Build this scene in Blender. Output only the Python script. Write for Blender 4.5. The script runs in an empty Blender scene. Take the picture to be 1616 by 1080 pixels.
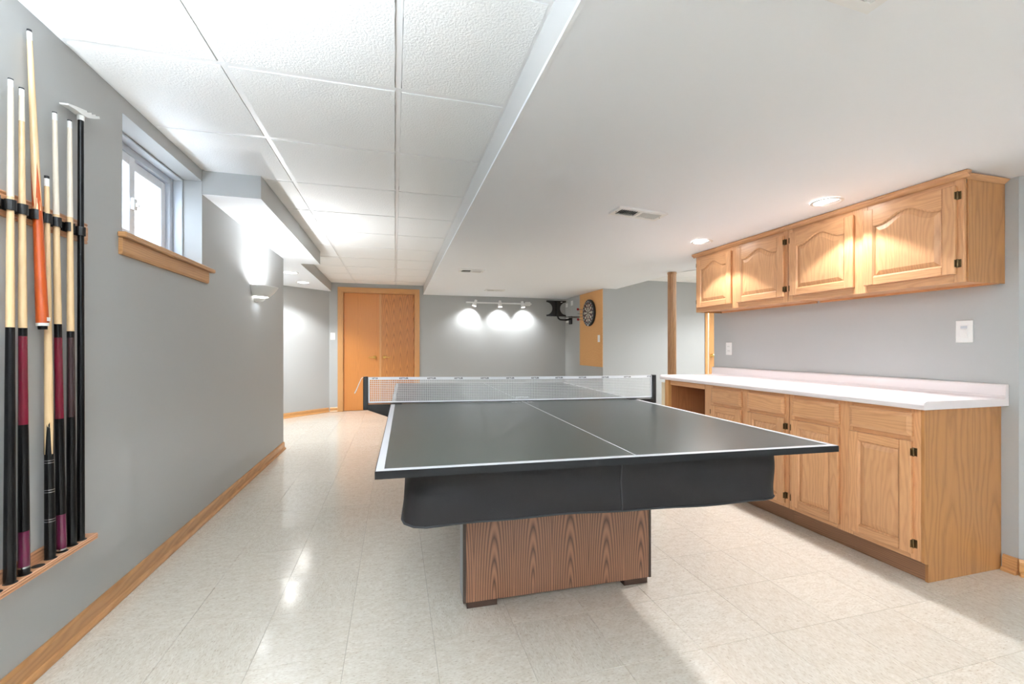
import bpy, bmesh, math, random
from mathutils import Vector, Matrix
random.seed(7)
D = bpy.data
SC = bpy.context.scene
COL = SC.collection
PI = math.pi

# ---------------------------------------------------------------- camera, sky, exposure
CAM_H = 1.09
cam_data = D.cameras.new('camera')
cam_data.sensor_width = 36.0
cam_data.lens = 684.8 / 1616 * 36.0
cam_data.shift_x = -(809.3 - 808.0) / 1616
cam_data.shift_y = (548.85 - 540.0) / 1616
cam_data.clip_start = 0.05
cam = D.objects.new('camera', cam_data)
cam.location = (0, 0, CAM_H)
cam.rotation_euler = (PI / 2, 0, -0.2652)
COL.objects.link(cam)
SC.camera = cam

world = D.worlds.new('overcast_sky')
SC.world = world
world.use_nodes = True
bg = world.node_tree.nodes['Background']
bg.inputs[0].default_value = (0.72, 0.85, 1.0, 1)
bg.inputs[1].default_value = 8.0

SC.view_settings.view_transform = 'Standard'
SC.view_settings.look = 'None'
SC.view_settings.gamma = 1.0
SC.view_settings.use_curve_mapping = False
SC.view_settings.exposure = 0.95
SC.cycles.max_bounces = 12
SC.cycles.diffuse_bounces = 8
SC.cycles.glossy_bounces = 5
SC.cycles.use_denoising = True
SC.cycles.sample_clamp_indirect = 6.0
SC.cycles.caustics_reflective = False
SC.cycles.caustics_refractive = False

WARM = (0.97, 0.975, 1.0)
SOFT = (0.80, 0.905, 1.0)
CLEAN = (0.93, 0.97, 1.0)

def lamp(name, kind, loc, energy, color=SOFT, rot=(0, 0, 0), parent=None, **kw):
    l = D.lights.new(name, kind)
    l.energy = energy
    l.color = color
    for k, v in kw.items():
        setattr(l, k, v)
    o = D.objects.new(name, l)
    COL.objects.link(o)
    if parent is not None:
        o.parent = parent
        o.location = Vector(loc) - parent.location
    else:
        o.location = loc
    o.rotation_euler = rot
    return o

E_KITCHEN, E_ALCOVE, E_TRACK, E_SCONCE, E_FILL_PANEL, E_FILL_SCONCE, E_BAY_FILL, E_CORE = 5.0, 14.0, 5.0, 6.5, 3.0, 58.0, 17.0, 7.5

# ---------------------------------------------------------------- key dimensions (metres)
XL, XS, XR = -1.158, 0.4912, 2.885           # left wall, drop edge, kitchenette wall
YB = 7.908                                   # back wall
ZC, ZL = 2.196, 2.036                        # tile ceiling, low plaster ceiling
XCR, YF = 3.211, 6.322                       # dart wall, facing wall right of it
WEND = 5.15                                  # end of left wall
YREAR = -3.0

def smooth(a, b, x):
    t = min(1, max(0, (x - a) / (b - a)))
    return t * t * (3 - 2 * t)

def zlow(x, y):                              # the plaster ceiling falls gently toward the kitchenette wall
    return ZL - 0.052 * max(0, x - XS) * (1 - smooth(3.4, 4.7, y))

# ---------------------------------------------------------------- materials
def lin(c):
    return tuple(((v / 255) / 12.92 if v / 255 <= 0.04045 else ((v / 255 + 0.055) / 1.055) ** 2.4) for v in c) + (1.0,)

class NT:
    def __init__(s, name):
        s.m = D.materials.new(name)
        s.m.use_nodes = True
        s.t = s.m.node_tree
        s.b = s.t.nodes['Principled BSDF']
    def n(s, kind, **kw):
        nd = s.t.nodes.new(kind)
        for k, v in kw.items():
            if k.startswith('i_'):
                nd.inputs[k[2:].replace('_', ' ')].default_value = v
            else:
                setattr(nd, k, v)
        return nd
    def l(s, a, b):
        s.t.links.new(a, b)
    def math(s, op, a, b=None, c=None):
        nd = s.t.nodes.new('ShaderNodeMath')
        nd.operation = op
        for i, v in enumerate((a, b, c)):
            if v is None: continue
            if isinstance(v, (int, float)): nd.inputs[i].default_value = v
            else: s.l(v, nd.inputs[i])
        return nd.outputs[0]
    def mix(s, fac, a, b):
        nd = s.t.nodes.new('ShaderNodeMix')
        nd.data_type = 'RGBA'
        for i, v in ((0, fac), (6, a), (7, b)):
            if hasattr(v, 'is_output'): s.l(v, nd.inputs[i])
            else: nd.inputs[i].default_value = v
        return nd.outputs[2]
    def ramp(s, fac, stops):
        nd = s.t.nodes.new('ShaderNodeValToRGB')
        el = nd.color_ramp.elements
        while len(el) < len(stops): el.new(0.5)
        for e, (p, c) in zip(el, stops):
            e.position = p; e.color = c
        s.l(fac, nd.inputs[0])
        return nd.outputs[0]
    def bump(s, h, strength, dist=0.002):
        nd = s.t.nodes.new('ShaderNodeBump')
        nd.inputs['Strength'].default_value = strength
        nd.inputs['Distance'].default_value = dist
        s.l(h, nd.inputs['Height'])
        s.l(nd.outputs[0], s.b.inputs['Normal'])

def plain(name, rgb, rough=0.5, metal=0.0, spec=0.5, bump=0.0, bscale=200, coat=0.0, var=0.0):
    n = NT(name)
    n.b.inputs['Base Color'].default_value = lin(rgb)
    n.b.inputs['Roughness'].default_value = rough
    n.b.inputs['Metallic'].default_value = metal
    n.b.inputs['Specular IOR Level'].default_value = spec
    n.b.inputs['Coat Weight'].default_value = coat
    tc = n.n('ShaderNodeTexCoord')
    tx = n.n('ShaderNodeTexNoise', i_Scale=bscale, i_Detail=3.0)
    n.l(tc.outputs['Object'], tx.inputs['Vector'])
    if bump: n.bump(tx.outputs[0], bump)
    if var:
        t2 = n.n('ShaderNodeTexNoise', i_Scale=bscale * 0.05, i_Detail=4.0)
        n.l(tc.outputs['Object'], t2.inputs['Vector'])
        c = lin(rgb)
        n.l(n.mix(n.math('MULTIPLY', t2.outputs[0], var), c, tuple(v * 0.55 for v in c[:3]) + (1,)), n.b.inputs['Base Color'])
    return n.m

def emit(name, rgb, strength):
    n = NT(name)
    n.b.inputs['Base Color'].default_value = (0.8, 0.8, 0.8, 1)
    n.b.inputs['Emission Color'].default_value = lin(rgb)
    n.b.inputs['Emission Strength'].default_value = strength
    return n.m

def wood(name, light, dark, axis='z', face='x', rings=26.0, tilt=0.045, period=0.0, contrast=0.55, rough=0.38, coat=0.25, pores=0.5, off=(0, 0, 0), wob=0.05, d0=0.035):
    """oak: growth rings cut by the face plane; axis = grain direction, face = direction the board faces"""
    n = NT(name)
    tc = n.n('ShaderNodeTexCoord')
    sep = n.n('ShaderNodeSeparateXYZ')
    n.l(tc.outputs['Object'], sep.inputs[0])
    idx = {'x': 0, 'y': 1, 'z': 2}
    oi = n.n('ShaderNodeObjectInfo')
    g = sep.outputs[idx[axis]]
    cross = [a for a in 'xyz' if a != axis and a != face][0]
    c = n.math('ADD', sep.outputs[idx[cross]], off[0])
    c = n.math('ADD', c, n.math('MULTIPLY', oi.outputs['Random'], 0.37))
    d = n.math('ADD', sep.outputs[idx[face]], off[1])
    if period:
        c = n.math('PINGPONG', c, period)
        c = n.math('SUBTRACT', c, period * 0.5)
        g = n.math('ADD', g, n.math('MULTIPLY', n.math('SINE', n.math('MULTIPLY', sep.outputs[idx[cross]], 9.0)), 0.05))
    else:
        c = n.math('SUBTRACT', n.math('PINGPONG', c, 0.31), 0.15)
    # slow wander of the trunk axis
    vec = n.n('ShaderNodeCombineXYZ')
    n.l(n.math('MULTIPLY', g, 1.3), vec.inputs[0]); n.l(n.math('MULTIPLY', c, 7.0), vec.inputs[1]); n.l(n.math('MULTIPLY', d, 5.0), vec.inputs[2])
    nz = n.n('ShaderNodeTexNoise', i_Scale=1.6, i_Detail=3.0)
    n.l(vec.outputs[0], nz.inputs['Vector'])
    wob = n.math('MULTIPLY', n.math('SUBTRACT', nz.outputs[0], 0.5), wob)
    depth = n.math('ADD', n.math('MULTIPLY', g, tilt), d0)
    r = n.math('SQRT', n.math('ADD', n.math('MULTIPLY', c, c), n.math('MULTIPLY', depth, depth)))
    r = n.math('ADD', r, wob)
    ph = n.math('FRACT', n.math('MULTIPLY', r, rings * 6.0))
    ringc = n.math('POWER', n.math('ABSOLUTE', n.math('SUBTRACT', n.math('MULTIPLY', ph, 2.0), 1.0)), 1.6)
    # pores: very stretched noise
    pv = n.n('ShaderNodeCombineXYZ')
    n.l(n.math('MULTIPLY', g, 14.0), pv.inputs[0]); n.l(n.math('MULTIPLY', sep.outputs[idx[cross]], 420.0), pv.inputs[1]); n.l(n.math('MULTIPLY', sep.outputs[idx[face]], 420.0), pv.inputs[2])
    pn = n.n('ShaderNodeTexNoise', i_Scale=1.0, i_Detail=2.0)
    n.l(pv.outputs[0], pn.inputs['Vector'])
    por = n.math('MULTIPLY', n.math('SUBTRACT', 1.0, pn.outputs[0]), pores)
    fac = n.math('ADD', n.math('MULTIPLY', ringc, contrast), n.math('MULTIPLY', por, 0.75))
    fac = n.math('MINIMUM', n.math('MAXIMUM', n.math('SUBTRACT', fac, 0.12), 0.0), 1.0)
    base = n.mix(fac, lin(light), lin(dark))
    # board to board tint
    hsv = n.n('ShaderNodeHueSaturation')
    n.l(n.math('ADD', 0.94, n.math('MULTIPLY', oi.outputs['Random'], 0.12)), hsv.inputs['Value'])
    n.l(base, hsv.inputs['Color'])
    n.l(hsv.outputs[0], n.b.inputs['Base Color'])
    n.b.inputs['Roughness'].default_value = rough
    n.b.inputs['Coat Weight'].default_value = coat
    n.b.inputs['Coat Roughness'].default_value = 0.25
    n.bump(fac, 0.08, 0.001)
    return n.m

M = {}
M['wall'] = plain('grey_wall_paint', (176, 177, 176), 0.62, spec=0.3, bump=0.06, bscale=260)
M['plaster'] = plain('white_ceiling_paint', (240, 243, 247), 0.7, spec=0.2, bump=0.04, bscale=120)
M['white_wall'] = plain('white_wall_paint', (235, 235, 232), 0.7, spec=0.2)
M['grid'] = plain('white_grid_metal', (238, 238, 238), 0.4, spec=0.4)
M['white'] = plain('white_plastic', (236, 236, 234), 0.35)
M['vinyl'] = plain('white_vinyl_frame', (232, 235, 240), 0.4)
M['vinyl_grey'] = plain('grey_vinyl_frame', (196, 202, 210), 0.45)
M['black'] = plain('black_plastic', (16, 16, 17), 0.45)
M['blackmetal'] = plain('black_painted_metal', (26, 25, 25), 0.35, metal=0.2)
M['dark'] = plain('dark_void', (30, 28, 26), 0.9)
M['brass'] = plain('polished_brass', (235, 200, 120), 0.18, metal=1.0)
M['bronze'] = plain('antique_bronze_hinge', (110, 90, 62), 0.35, metal=0.9)
M['laminate'] = plain('pinkish_white_laminate', (238, 229, 229), 0.28, spec=0.45)
M['tabletop'] = plain('dark_green_grey_table_paint', (54, 60, 57), 0.30, spec=0.5, bump=0.05, bscale=500, var=0.12)
M['tableedge'] = plain('black_table_edge', (17, 18, 20), 0.45, spec=0.3)
M['line'] = plain('white_line_paint', (198, 198, 202), 0.4)
M['cover'] = plain('charcoal_vinyl_cover', (27, 24, 25), 0.6, spec=0.3, bump=0.25, bscale=420, var=0.25)
M['seam'] = plain('dark_seam_thread', (30, 30, 33), 0.6)
M['net'] = plain('white_net_cord', (222, 222, 222), 0.7)
M['tape'] = plain('white_net_tape', (228, 229, 232), 0.6)
M['print'] = plain('black_print', (28, 28, 32), 0.5)
M['greyside'] = plain('grey_laminate_edge', (134, 140, 146), 0.3, spec=0.6)
M['darktrim'] = plain('dark_brown_edge', (52, 38, 30), 0.4)
M['footwood'] = plain('dark_walnut_block', (62, 40, 28), 0.45)
M['cream'] = plain('cream_edge_strip', (226, 212, 182), 0.5)
M['maple'] = wood('maple_cue_shaft', (226, 194, 150), (204, 164, 116), 'z', 'x', rings=30, contrast=0.25, pores=0.3, rough=0.25, coat=0.5)
M['maple_pale'] = wood('chalk_whitened_maple', (232, 222, 206), (214, 196, 168), 'z', 'x', rings=30, contrast=0.2, pores=0.3, rough=0.35)
M['cueblack'] = plain('gloss_black_lacquer', (12, 12, 13), 0.25, spec=0.25)
M['cuemaroon'] = plain('maroon_stain', (104, 10, 34), 0.22, coat=0.25, var=0.5, bscale=500)
M['cueplum'] = plain('plum_stain', (92, 20, 54), 0.22, coat=0.25, var=0.4, bscale=500)
M['cuebrown'] = plain('dark_brown_stain', (50, 32, 32), 0.22, coat=0.25, var=0.4, bscale=500)
M['cueorange'] = plain('orange_lacquer', (172, 72, 20), 0.35, coat=0.15, var=0.15, bscale=300)
M['ferrule'] = plain('white_ferrule', (240, 240, 238), 0.3)
M['silver'] = plain('silver_ring', (200, 200, 205), 0.25, metal=1.0)
M['red'] = plain('red_plastic', (170, 22, 26), 0.4)
M['green'] = plain('green_plastic', (40, 90, 50), 0.5)
M['creamplastic'] = plain('cream_segment', (226, 218, 200), 0.5)
M['ceramic'] = plain('white_ceramic', (228, 228, 225), 0.4)
M['lit'] = emit('lit_lamp_glass', (255, 252, 246), 22.0)
M['lit_slot'] = emit('lit_sconce_lens', (255, 252, 246), 5.0)

OAK_L, OAK_D = (212, 160, 114), (166, 112, 70)
for ax in 'xyz':
    for fc in 'xyz':
        if ax != fc:
            M['oak_' + ax + fc] = wood('oak_cabinet_' + ax + '_' + fc, OAK_L, OAK_D, ax, fc, rings=11, contrast=0.36, pores=0.5, wob=0.10)
M['oak_side'] = wood('oak_side_panel', (180, 126, 74), (136, 88, 44), 'z', 'y', rings=6, contrast=0.5, pores=0.5, tilt=0.06, wob=0.11)
M['oak_toe'] = wood('oak_toe_kick', (150, 108, 78), (100, 66, 44), 'y', 'x', rings=18, contrast=0.5)
M['trim_z'] = wood('honey_oak_trim_z', (206, 152, 94), (168, 114, 60), 'z', 'y', rings=16, contrast=0.4)
M['trim_x'] = wood('honey_oak_trim_x', (206, 152, 94), (168, 114, 60), 'x', 'y', rings=16, contrast=0.4)
M['trim_y'] = wood('honey_oak_trim_y', (196, 146, 96), (152, 104, 60), 'y', 'x', rings=16, contrast=0.45)
M['door_plain'] = wood('amber_oak_door_plain', (206, 134, 64), (176, 104, 44), 'z', 'y', rings=11, contrast=0.32, tilt=0.006, pores=0.45)
M['door_cath'] = wood('amber_oak_door_cathedral', (208, 138, 68), (148, 82, 34), 'z', 'y', rings=17, contrast=0.75, tilt=0.05, period=0.116, pores=0.35, off=(0.05, 0, 0), wob=0.018, d0=0.0)
M['pedestal'] = wood('brown_oak_laminate', (150, 104, 76), (66, 38, 24), 'z', 'y', rings=17, contrast=0.85, tilt=0.11, period=0.172, pores=0.55, rough=0.4, off=(0.03, 0, 0), wob=0.012, d0=0.0)
M['post'] = wood('brown_oak_post', (184, 136, 92), (138, 96, 60), 'z', 'y', rings=12, contrast=0.4)
M['rack_y'] = wood('rack_oak_y', (198, 148, 110), (150, 102, 70), 'y', 'x', rings=16, contrast=0.4)

def mk_cork():
    n = NT('cork_board')
    tc = n.n('ShaderNodeTexCoord')
    a = n.n('ShaderNodeTexNoise', i_Scale=90.0, i_Detail=5.0)
    n.l(tc.outputs['Object'], a.inputs['Vector'])
    n.l(n.ramp(a.outputs[0], [(0.3, lin((190, 132, 78))), (0.55, lin((222, 170, 112))), (0.75, lin((232, 186, 130)))]), n.b.inputs['Base Color'])
    n.b.inputs['Roughness'].default_value = 0.85
    return n.m
M['cork'] = mk_cork()

def mk_floor():
    n = NT('cream_vinyl_tile')
    tc = n.n('ShaderNodeTexCoord')
    geo = n.n('ShaderNodeNewGeometry')
    oi = n.n('ShaderNodeObjectInfo')
    rot = n.n('ShaderNodeVectorRotate', rotation_type='Z_AXIS')
    n.l(geo.outputs['Position'], rot.inputs['Vector'])
    # alternate grain direction from tile to tile
    n.l(n.math('MULTIPLY', n.math('GREATER_THAN', oi.outputs['Random'], 0.5), PI / 2), rot.inputs['Angle'])
    mp = n.n('ShaderNodeMapping')
    mp.inputs['Scale'].default_value = (1.0, 0.38, 1.0)
    n.l(rot.outputs[0], mp.inputs['Vector'])
    a = n.n('ShaderNodeTexNoise', i_Scale=185.0, i_Detail=3.0, i_Roughness=0.65)
    n.l(mp.outputs[0], a.inputs['Vector'])
    b = n.n('ShaderNodeTexNoise', i_Scale=48.0, i_Detail=3.0)
    n.l(mp.outputs[0], b.inputs['Vector'])
    c1 = n.ramp(a.outputs[0], [(0.28, lin((176, 161, 142))), (0.41, lin((209, 200, 187))), (0.6, lin((217, 210, 198))), (0.72, lin((227, 221, 211)))])
    c2 = n.ramp(b.outputs[0], [(0.35, lin((226, 218, 206))), (0.6, (1, 1, 1, 1))])
    mx = n.n('ShaderNodeMix', data_type='RGBA', blend_type='MULTIPLY')
    mx.inputs[0].default_value = 0.35
    n.l(c1, mx.inputs[6]); n.l(c2, mx.inputs[7])
    hsv = n.n('ShaderNodeHueSaturation')
    n.l(n.math('ADD', 0.975, n.math('MULTIPLY', oi.outputs['Random'], 0.05)), hsv.inputs['Value'])
    n.l(mx.outputs[2], hsv.inputs['Color'])
    n.l(hsv.outputs[0], n.b.inputs['Base Color'])
    n.b.inputs['Roughness'].default_value = 0.14
    n.b.inputs['Specular IOR Level'].default_value = 0.5
    w = n.n('ShaderNodeTexNoise', i_Scale=13.0, i_Detail=2.0)
    n.l(geo.outputs['Position'], w.inputs['Vector'])
    n.bump(w.outputs[0], 0.16, 0.004)
    return n.m
M['floor'] = mk_floor()
M['grout'] = plain('dark_tile_joint', (186, 178, 164), 0.8)

def mk_tile():
    n = NT('pebbled_ceiling_tile')
    tc = n.n('ShaderNodeTexCoord')
    geo = n.n('ShaderNodeNewGeometry')
    a = n.n('ShaderNodeTexNoise', i_Scale=115.0, i_Detail=2.0, i_Roughness=0.55)
    n.l(geo.outputs['Position'], a.inputs['Vector'])
    n.b.inputs['Base Color'].default_value = lin((243, 243, 242))
    n.b.inputs['Roughness'].default_value = 0.9
    n.b.inputs['Specular IOR Level'].default_value = 0.1
    n.bump(a.outputs[0], 0.5, 0.006)
    return n.m
M['tile'] = mk_tile()

def mk_glass():
    n = NT('window_glass')
    tr = n.n('ShaderNodeBsdfTransparent')
    gl = n.n('ShaderNodeBsdfGlossy', i_Roughness=0.03)
    fr = n.n('ShaderNodeFresnel', i_IOR=1.45)
    ms = n.n('ShaderNodeMixShader')
    n.l(n.math('MULTIPLY', fr.outputs[0], n.math('SUBTRACT', 1.0, n.n('ShaderNodeNewGeometry').outputs['Backfacing'])), ms.inputs[0]); n.l(tr.outputs[0], ms.inputs[1]); n.l(gl.outputs[0], ms.inputs[2])
    out = [x for x in n.t.nodes if x.type == 'OUTPUT_MATERIAL'][0]
    n.l(ms.outputs[0], out.inputs[0])
    return n.m
M['glass'] = mk_glass()

# ---------------------------------------------------------------- mesh helpers
class MB:
    """collects shapes into ONE mesh"""
    def __init__(s):
        s.v = []; s.f = []; s.sm = []; s.mi = []; s.mat = 0
    def add(s, verts, faces, smooth=False):
        o = len(s.v)
        s.v += [tuple(p) for p in verts]
        for f in faces:
            s.f.append([o + i for i in f]); s.sm.append(smooth); s.mi.append(s.mat)
        return s
    def box(s, a, b, bev=0.0):
        x0, x1 = sorted((a[0], b[0])); y0, y1 = sorted((a[1], b[1])); z0, z1 = sorted((a[2], b[2]))
        if bev <= 0:
            v = [(x0, y0, z0), (x1, y0, z0), (x1, y1, z0), (x0, y1, z0), (x0, y0, z1), (x1, y0, z1), (x1, y1, z1), (x0, y1, z1)]
            return s.add(v, [(0, 3, 2, 1), (4, 5, 6, 7), (0, 1, 5, 4), (1, 2, 6, 5), (2, 3, 7, 6), (3, 0, 4, 7)])
        bm = bmesh.new()
        bmesh.ops.create_cube(bm, size=1)
        for v in bm.verts:
            v.co = ((x0 + x1) / 2 + v.co.x * (x1 - x0), (y0 + y1) / 2 + v.co.y * (y1 - y0), (z0 + z1) / 2 + v.co.z * (z1 - z0))
        bmesh.ops.bevel(bm, geom=bm.edges[:], offset=bev, segments=1, affect='EDGES')
        bm.verts.index_update()
        s.add([v.co[:] for v in bm.verts], [[v.index for v in f.verts] for f in bm.faces])
        bm.free()
        return s
    def prism(s, poly, axis, a, b, smooth=False):
        """poly: 2-D points in the two other axes (x,y / x,z / y,z order), extruded along axis from a to b"""
        n = len(poly)
        def P(p, t):
            return (t, p[0], p[1]) if axis == 'x' else (p[0], t, p[1]) if axis == 'y' else (p[0], p[1], t)
        v = [P(p, a) for p in poly] + [P(p, b) for p in poly]
        s.add(v, [list(range(n))[::-1], list(range(n, 2 * n))])
        s.add(v, [(i, (i + 1) % n, n + (i + 1) % n, n + i) for i in range(n)], smooth)
        return s
    def lathe(s, prof, origin=(0, 0, 0), axis=(0, 0, 1), n=20, a0=0.0, a1=2 * PI, caps=True):
        """prof: (radius, height) pairs along axis"""
        ax = Vector(axis).normalized()
        t = Vector((1, 0, 0)) if abs(ax.x) < 0.9 else Vector((0, 1, 0))
        e1 = (t - ax * t.dot(ax)).normalized(); e2 = ax.cross(e1)
        full = abs(a1 - a0 - 2 * PI) < 1e-6
        m = n if full else n + 1
        O = Vector(origin)
        v = []
        for r, h in prof:
            for i in range(m):
                a = a0 + (a1 - a0) * i / n
                v.append(O + ax * h + (e1 * math.cos(a) + e2 * math.sin(a)) * r)
        f = []
        for k in range(len(prof) - 1):
            for i in range(n):
                j = (i + 1) % m
                f.append((k * m + i, k * m + j, (k + 1) * m + j, (k + 1) * m + i))
        s.add(v, f, True)
        if caps and full:
            if prof[0][0] > 1e-6: s.add([v[i] for i in range(m)], [list(range(m))[::-1]])
            if prof[-1][0] > 1e-6: s.add(v[-m:], [list(range(m))])
        return s
    def tube(s, pts, r, n=10, caps=True):
        pts = [Vector(p) for p in pts]
        R = r if isinstance(r, (list, tuple)) else [r] * len(pts)
        v = []
        up = Vector((0, 0, 1))
        for i, p in enumerate(pts):
            d = (pts[min(i + 1, len(pts) - 1)] - pts[max(i - 1, 0)]).normalized()
            u = up if abs(d.dot(up)) < 0.95 else Vector((1, 0, 0))
            e1 = (u - d * u.dot(d)).normalized(); e2 = d.cross(e1)
            for k in range(n):
                a = 2 * PI * k / n
                v.append(p + (e1 * math.cos(a) + e2 * math.sin(a)) * R[i])
        f = [(i * n + k, i * n + (k + 1) % n, (i + 1) * n + (k + 1) % n, (i + 1) * n + k) for i in range(len(pts) - 1) for k in range(n)]
        s.add(v, f, True)
        if caps:
            s.add(v[:n], [list(range(n))[::-1]]); s.add(v[-n:], [list(range(n))])
        return s
    def mesh(s, name, mats, parent_loc=(0, 0, 0), bev=0.0):
        me = D.meshes.new(name)
        L = Vector(parent_loc)
        me.from_pydata([Vector(p) - L for p in s.v], [], s.f)
        for m in (mats if isinstance(mats, (list, tuple)) else [mats]):
            me.materials.append(m)
        me.polygons.foreach_set('use_smooth', s.sm)
        me.polygons.foreach_set('material_index', s.mi)
        me.update()
        bm = bmesh.new(); bm.from_mesh(me)
        bmesh.ops.recalc_face_normals(bm, faces=bm.faces)
        bm.to_mesh(me); bm.free()
        return me

def link(name, me, parent=None):
    o = D.objects.new(name, me)
    COL.objects.link(o)
    if parent is not None: o.parent = parent
    return o

def world_loc(p):
    L = Vector((0, 0, 0))
    while p is not None:
        L += p.location; p = p.parent
    return L

def part(name, mb, mat, parent=None, local=False, label=None, stuff=False):
    """mb in world coordinates unless local"""
    o = link(name, mb.mesh(name, mat, (0, 0, 0) if (local or parent is None) else world_loc(parent)), parent)
    if label: o['label'] = label
    if stuff: o['kind'] = 'stuff'
    return o

def thing(name, label, cat, loc=(0, 0, 0), rz=0.0, group=None):
    o = D.objects.new(name, None)
    o.empty_display_size = 0.05
    COL.objects.link(o)
    o.location = loc; o.rotation_euler = (0, 0, rz)
    o['label'] = label; o['category'] = cat
    if group: o['group'] = group
    return o

def struct(name, mb, mat):
    o = part(name, mb, mat)
    o['kind'] = 'structure'
    return o

def struct_empty(name, loc=(0, 0, 0)):
    o = D.objects.new(name, None)
    o.empty_display_size = 0.05
    COL.objects.link(o); o.location = loc
    o['kind'] = 'structure'
    return o

def dup(o, parent, loc, name=None):
    c = o.copy(); COL.objects.link(c); c.parent = parent; c.location = loc
    return c

def text_mesh(txt, size, mat, font_scale_x=1.0, offset=0.0):
    cu = D.curves.new('lettering', 'FONT')
    cu.body = txt; cu.size = size; cu.align_x = 'CENTER'; cu.align_y = 'CENTER'; cu.offset = offset
    cu.resolution_u = 2
    to = D.objects.new('lettering', cu)
    COL.objects.link(to)
    dg = bpy.context.evaluated_depsgraph_get(); dg.update()
    me = D.meshes.new_from_object(to.evaluated_get(dg))
    D.objects.remove(to)
    me.materials.clear(); me.materials.append(mat)
    return me

# ---------------------------------------------------------------- floor: 12 inch vinyl tiles
fl = struct('floor', MB().box((-2.5, YREAR, -0.06), (7.6, YB + 0.1, -0.002)), M['grout'])
TS = 0.31
tile_me = MB()
hs = TS / 2 - 0.0003
tile_me.add([(-hs, -hs, -0.0018), (hs, -hs, -0.0018), (hs, hs, -0.0018), (-hs, hs, -0.0018),
             (-hs + .0005, -hs + .0005, 0), (hs - .0005, -hs + .0005, 0), (hs - .0005, hs - .0005, 0), (-hs + .0005, hs - .0005, 0)],
            [(4, 5, 6, 7), (0, 1, 5, 4), (1, 2, 6, 5), (2, 3, 7, 6), (3, 0, 4, 7)])
tile_data = tile_me.mesh('floor_tile', M['floor'])
cells = []
for i in range(-7, 26):
    for j in range(-10, 26):
        x = -0.48 + TS / 2 + i * TS; y = 1.645 + TS / 2 + (j - 5) * TS
        if x < -2.45 or x > 7.3 or y > YB or y < YREAR: continue
        if x > 3.4 and y > YF + .2 and x < 5.0: continue
        cells.append((x, y))
def shows(c):
    x, y = c
    zc = x * math.sin(.2652) + y * math.cos(.2652)
    xr = x * math.cos(.2652) - y * math.sin(.2652)
    if zc < 0.35: return 99
    u = xr / zc * 684.8; v = 684.8 * 1.09 / zc
    if abs(u) > 950 or v > 760: return 90 + zc
    if x > 2.5 and y > 1.5: return 50 + zc
    if -1.2 > x and y < 5.1: return 60
    return zc
cells.sort(key=shows)
for x, y in cells[:290]:
    o = link('floor_tile', tile_data, fl); o.location = (x, y, 0)
rest = MB()
for x, y in cells[290:]:
    rest.add([(x - hs, y - hs, 0), (x + hs, y - hs, 0), (x + hs, y + hs, 0), (x - hs, y + hs, 0)], [(0, 1, 2, 3)])
part('tile_field', rest, M['floor'], fl, stuff=True)

# ---------------------------------------------------------------- walls
def holed(axis, c0, c1, a0, a1, z0, z1, holes):
    """slab between c0 and c1 on axis, spanning a0..a1 x z0..z1 with rectangular holes (ha0, ha1, hz0, hz1)"""
    mb = MB()
    xs = sorted({a0, a1} | {h[0] for h in holes} | {h[1] for h in holes})
    zs = sorted({z0, z1} | {h[2] for h in holes} | {h[3] for h in holes})
    for i in range(len(xs) - 1):
        for k in range(len(zs) - 1):
            cx, cz = (xs[i] + xs[i + 1]) / 2, (zs[k] + zs[k + 1]) / 2
            if any(h[0] < cx < h[1] and h[2] < cz < h[3] for h in holes): continue
            if axis == 'x': mb.box((c0, xs[i], zs[k]), (c1, xs[i + 1], zs[k + 1]))
            else: mb.box((xs[i], c0, zs[k]), (xs[i + 1], c1, zs[k + 1]))
    return mb

WY0, WY1, WZ0, WZ1 = 2.293, 3.110, 1.583, 2.124
wl = struct('wall_left', holed('x', XL - 0.24, XL, YREAR, WEND, 0, ZC + 0.1, [(WY0, WY1, WZ0, WZ1)]), M['wall'])
DX0, DX1, DZ1 = -0.862, 0.345, 2.046
struct('wall_back', holed('y', YB, YB + 0.12, -2.5, XCR + 0.1, 0, ZC + 0.1, [(DX0, DX1, 0, DZ1)]), M['wall'])
# slanted wall closing the alcove behind the left wall, from (-1.075,7.83) at 45 degrees
mb = MB()
A0, A1 = Vector((-1.075, YB)), Vector((-2.45, 6.575))
dn = Vector((-(A1 - A0).y, (A1 - A0).x)).normalized()
if dn.dot(Vector((1, -1))) > 0: dn = -dn
mb.prism([A0, A1, A1 + dn * 0.12, A0 + dn * 0.12], 'z', 0, ZC)
struct('wall_alcove', mb, M['wall'])
struct('wall_alcove_side', MB().box((-2.55, WEND, 0), (-2.43, 7.0, ZC)), M['wall'])
struct('wall_alcove_front', MB().box((-2.55, WEND - 0.12, 0), (XL - 0.24, WEND, ZC)), M['wall'])
struct('wall_rear', MB().box((XL - 0.24, YREAR - 0.12, 0), (7.6, YREAR, ZC + 0.1)), M['wall'])
struct('wall_right', MB().box((XR, 1.371, 0), (XR + 0.12, 3.43, ZC)), M['wall'])
mb = MB()
mb.prism([(XR, 1.371), (4.3, -0.044), (4.4, -0.044), (XR + .1, 1.371)], 'z', 0, ZC)
struct('wall_right_slanted', mb, M['wall'])
struct('wall_right_rear', MB().box((4.3, YREAR, 0), (4.42, 0, ZC)), M['wall'])
struct('wall_right_back', MB().box((XR + .12, 3.31, 0), (7.0, 3.43, ZC + .1)), M['wall'])
struct('wall_right_end', MB().box((6.9, 3.43, 0), (7.0, YB, ZC + .1)), M['white_wall'])
struct('wall_dart', MB().box((XCR, YF, 0), (XCR + 0.1, YB, ZL - .001)), M['wall'])
D2X0, D2X1 = 5.186, 5.95
struct('wall_facing', holed('y', YF, YF + 0.1, XCR + .1, 6.9, 0, ZC + .1, [(D2X0, D2X1, 0, 2.04)]), M['wall'])
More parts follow.
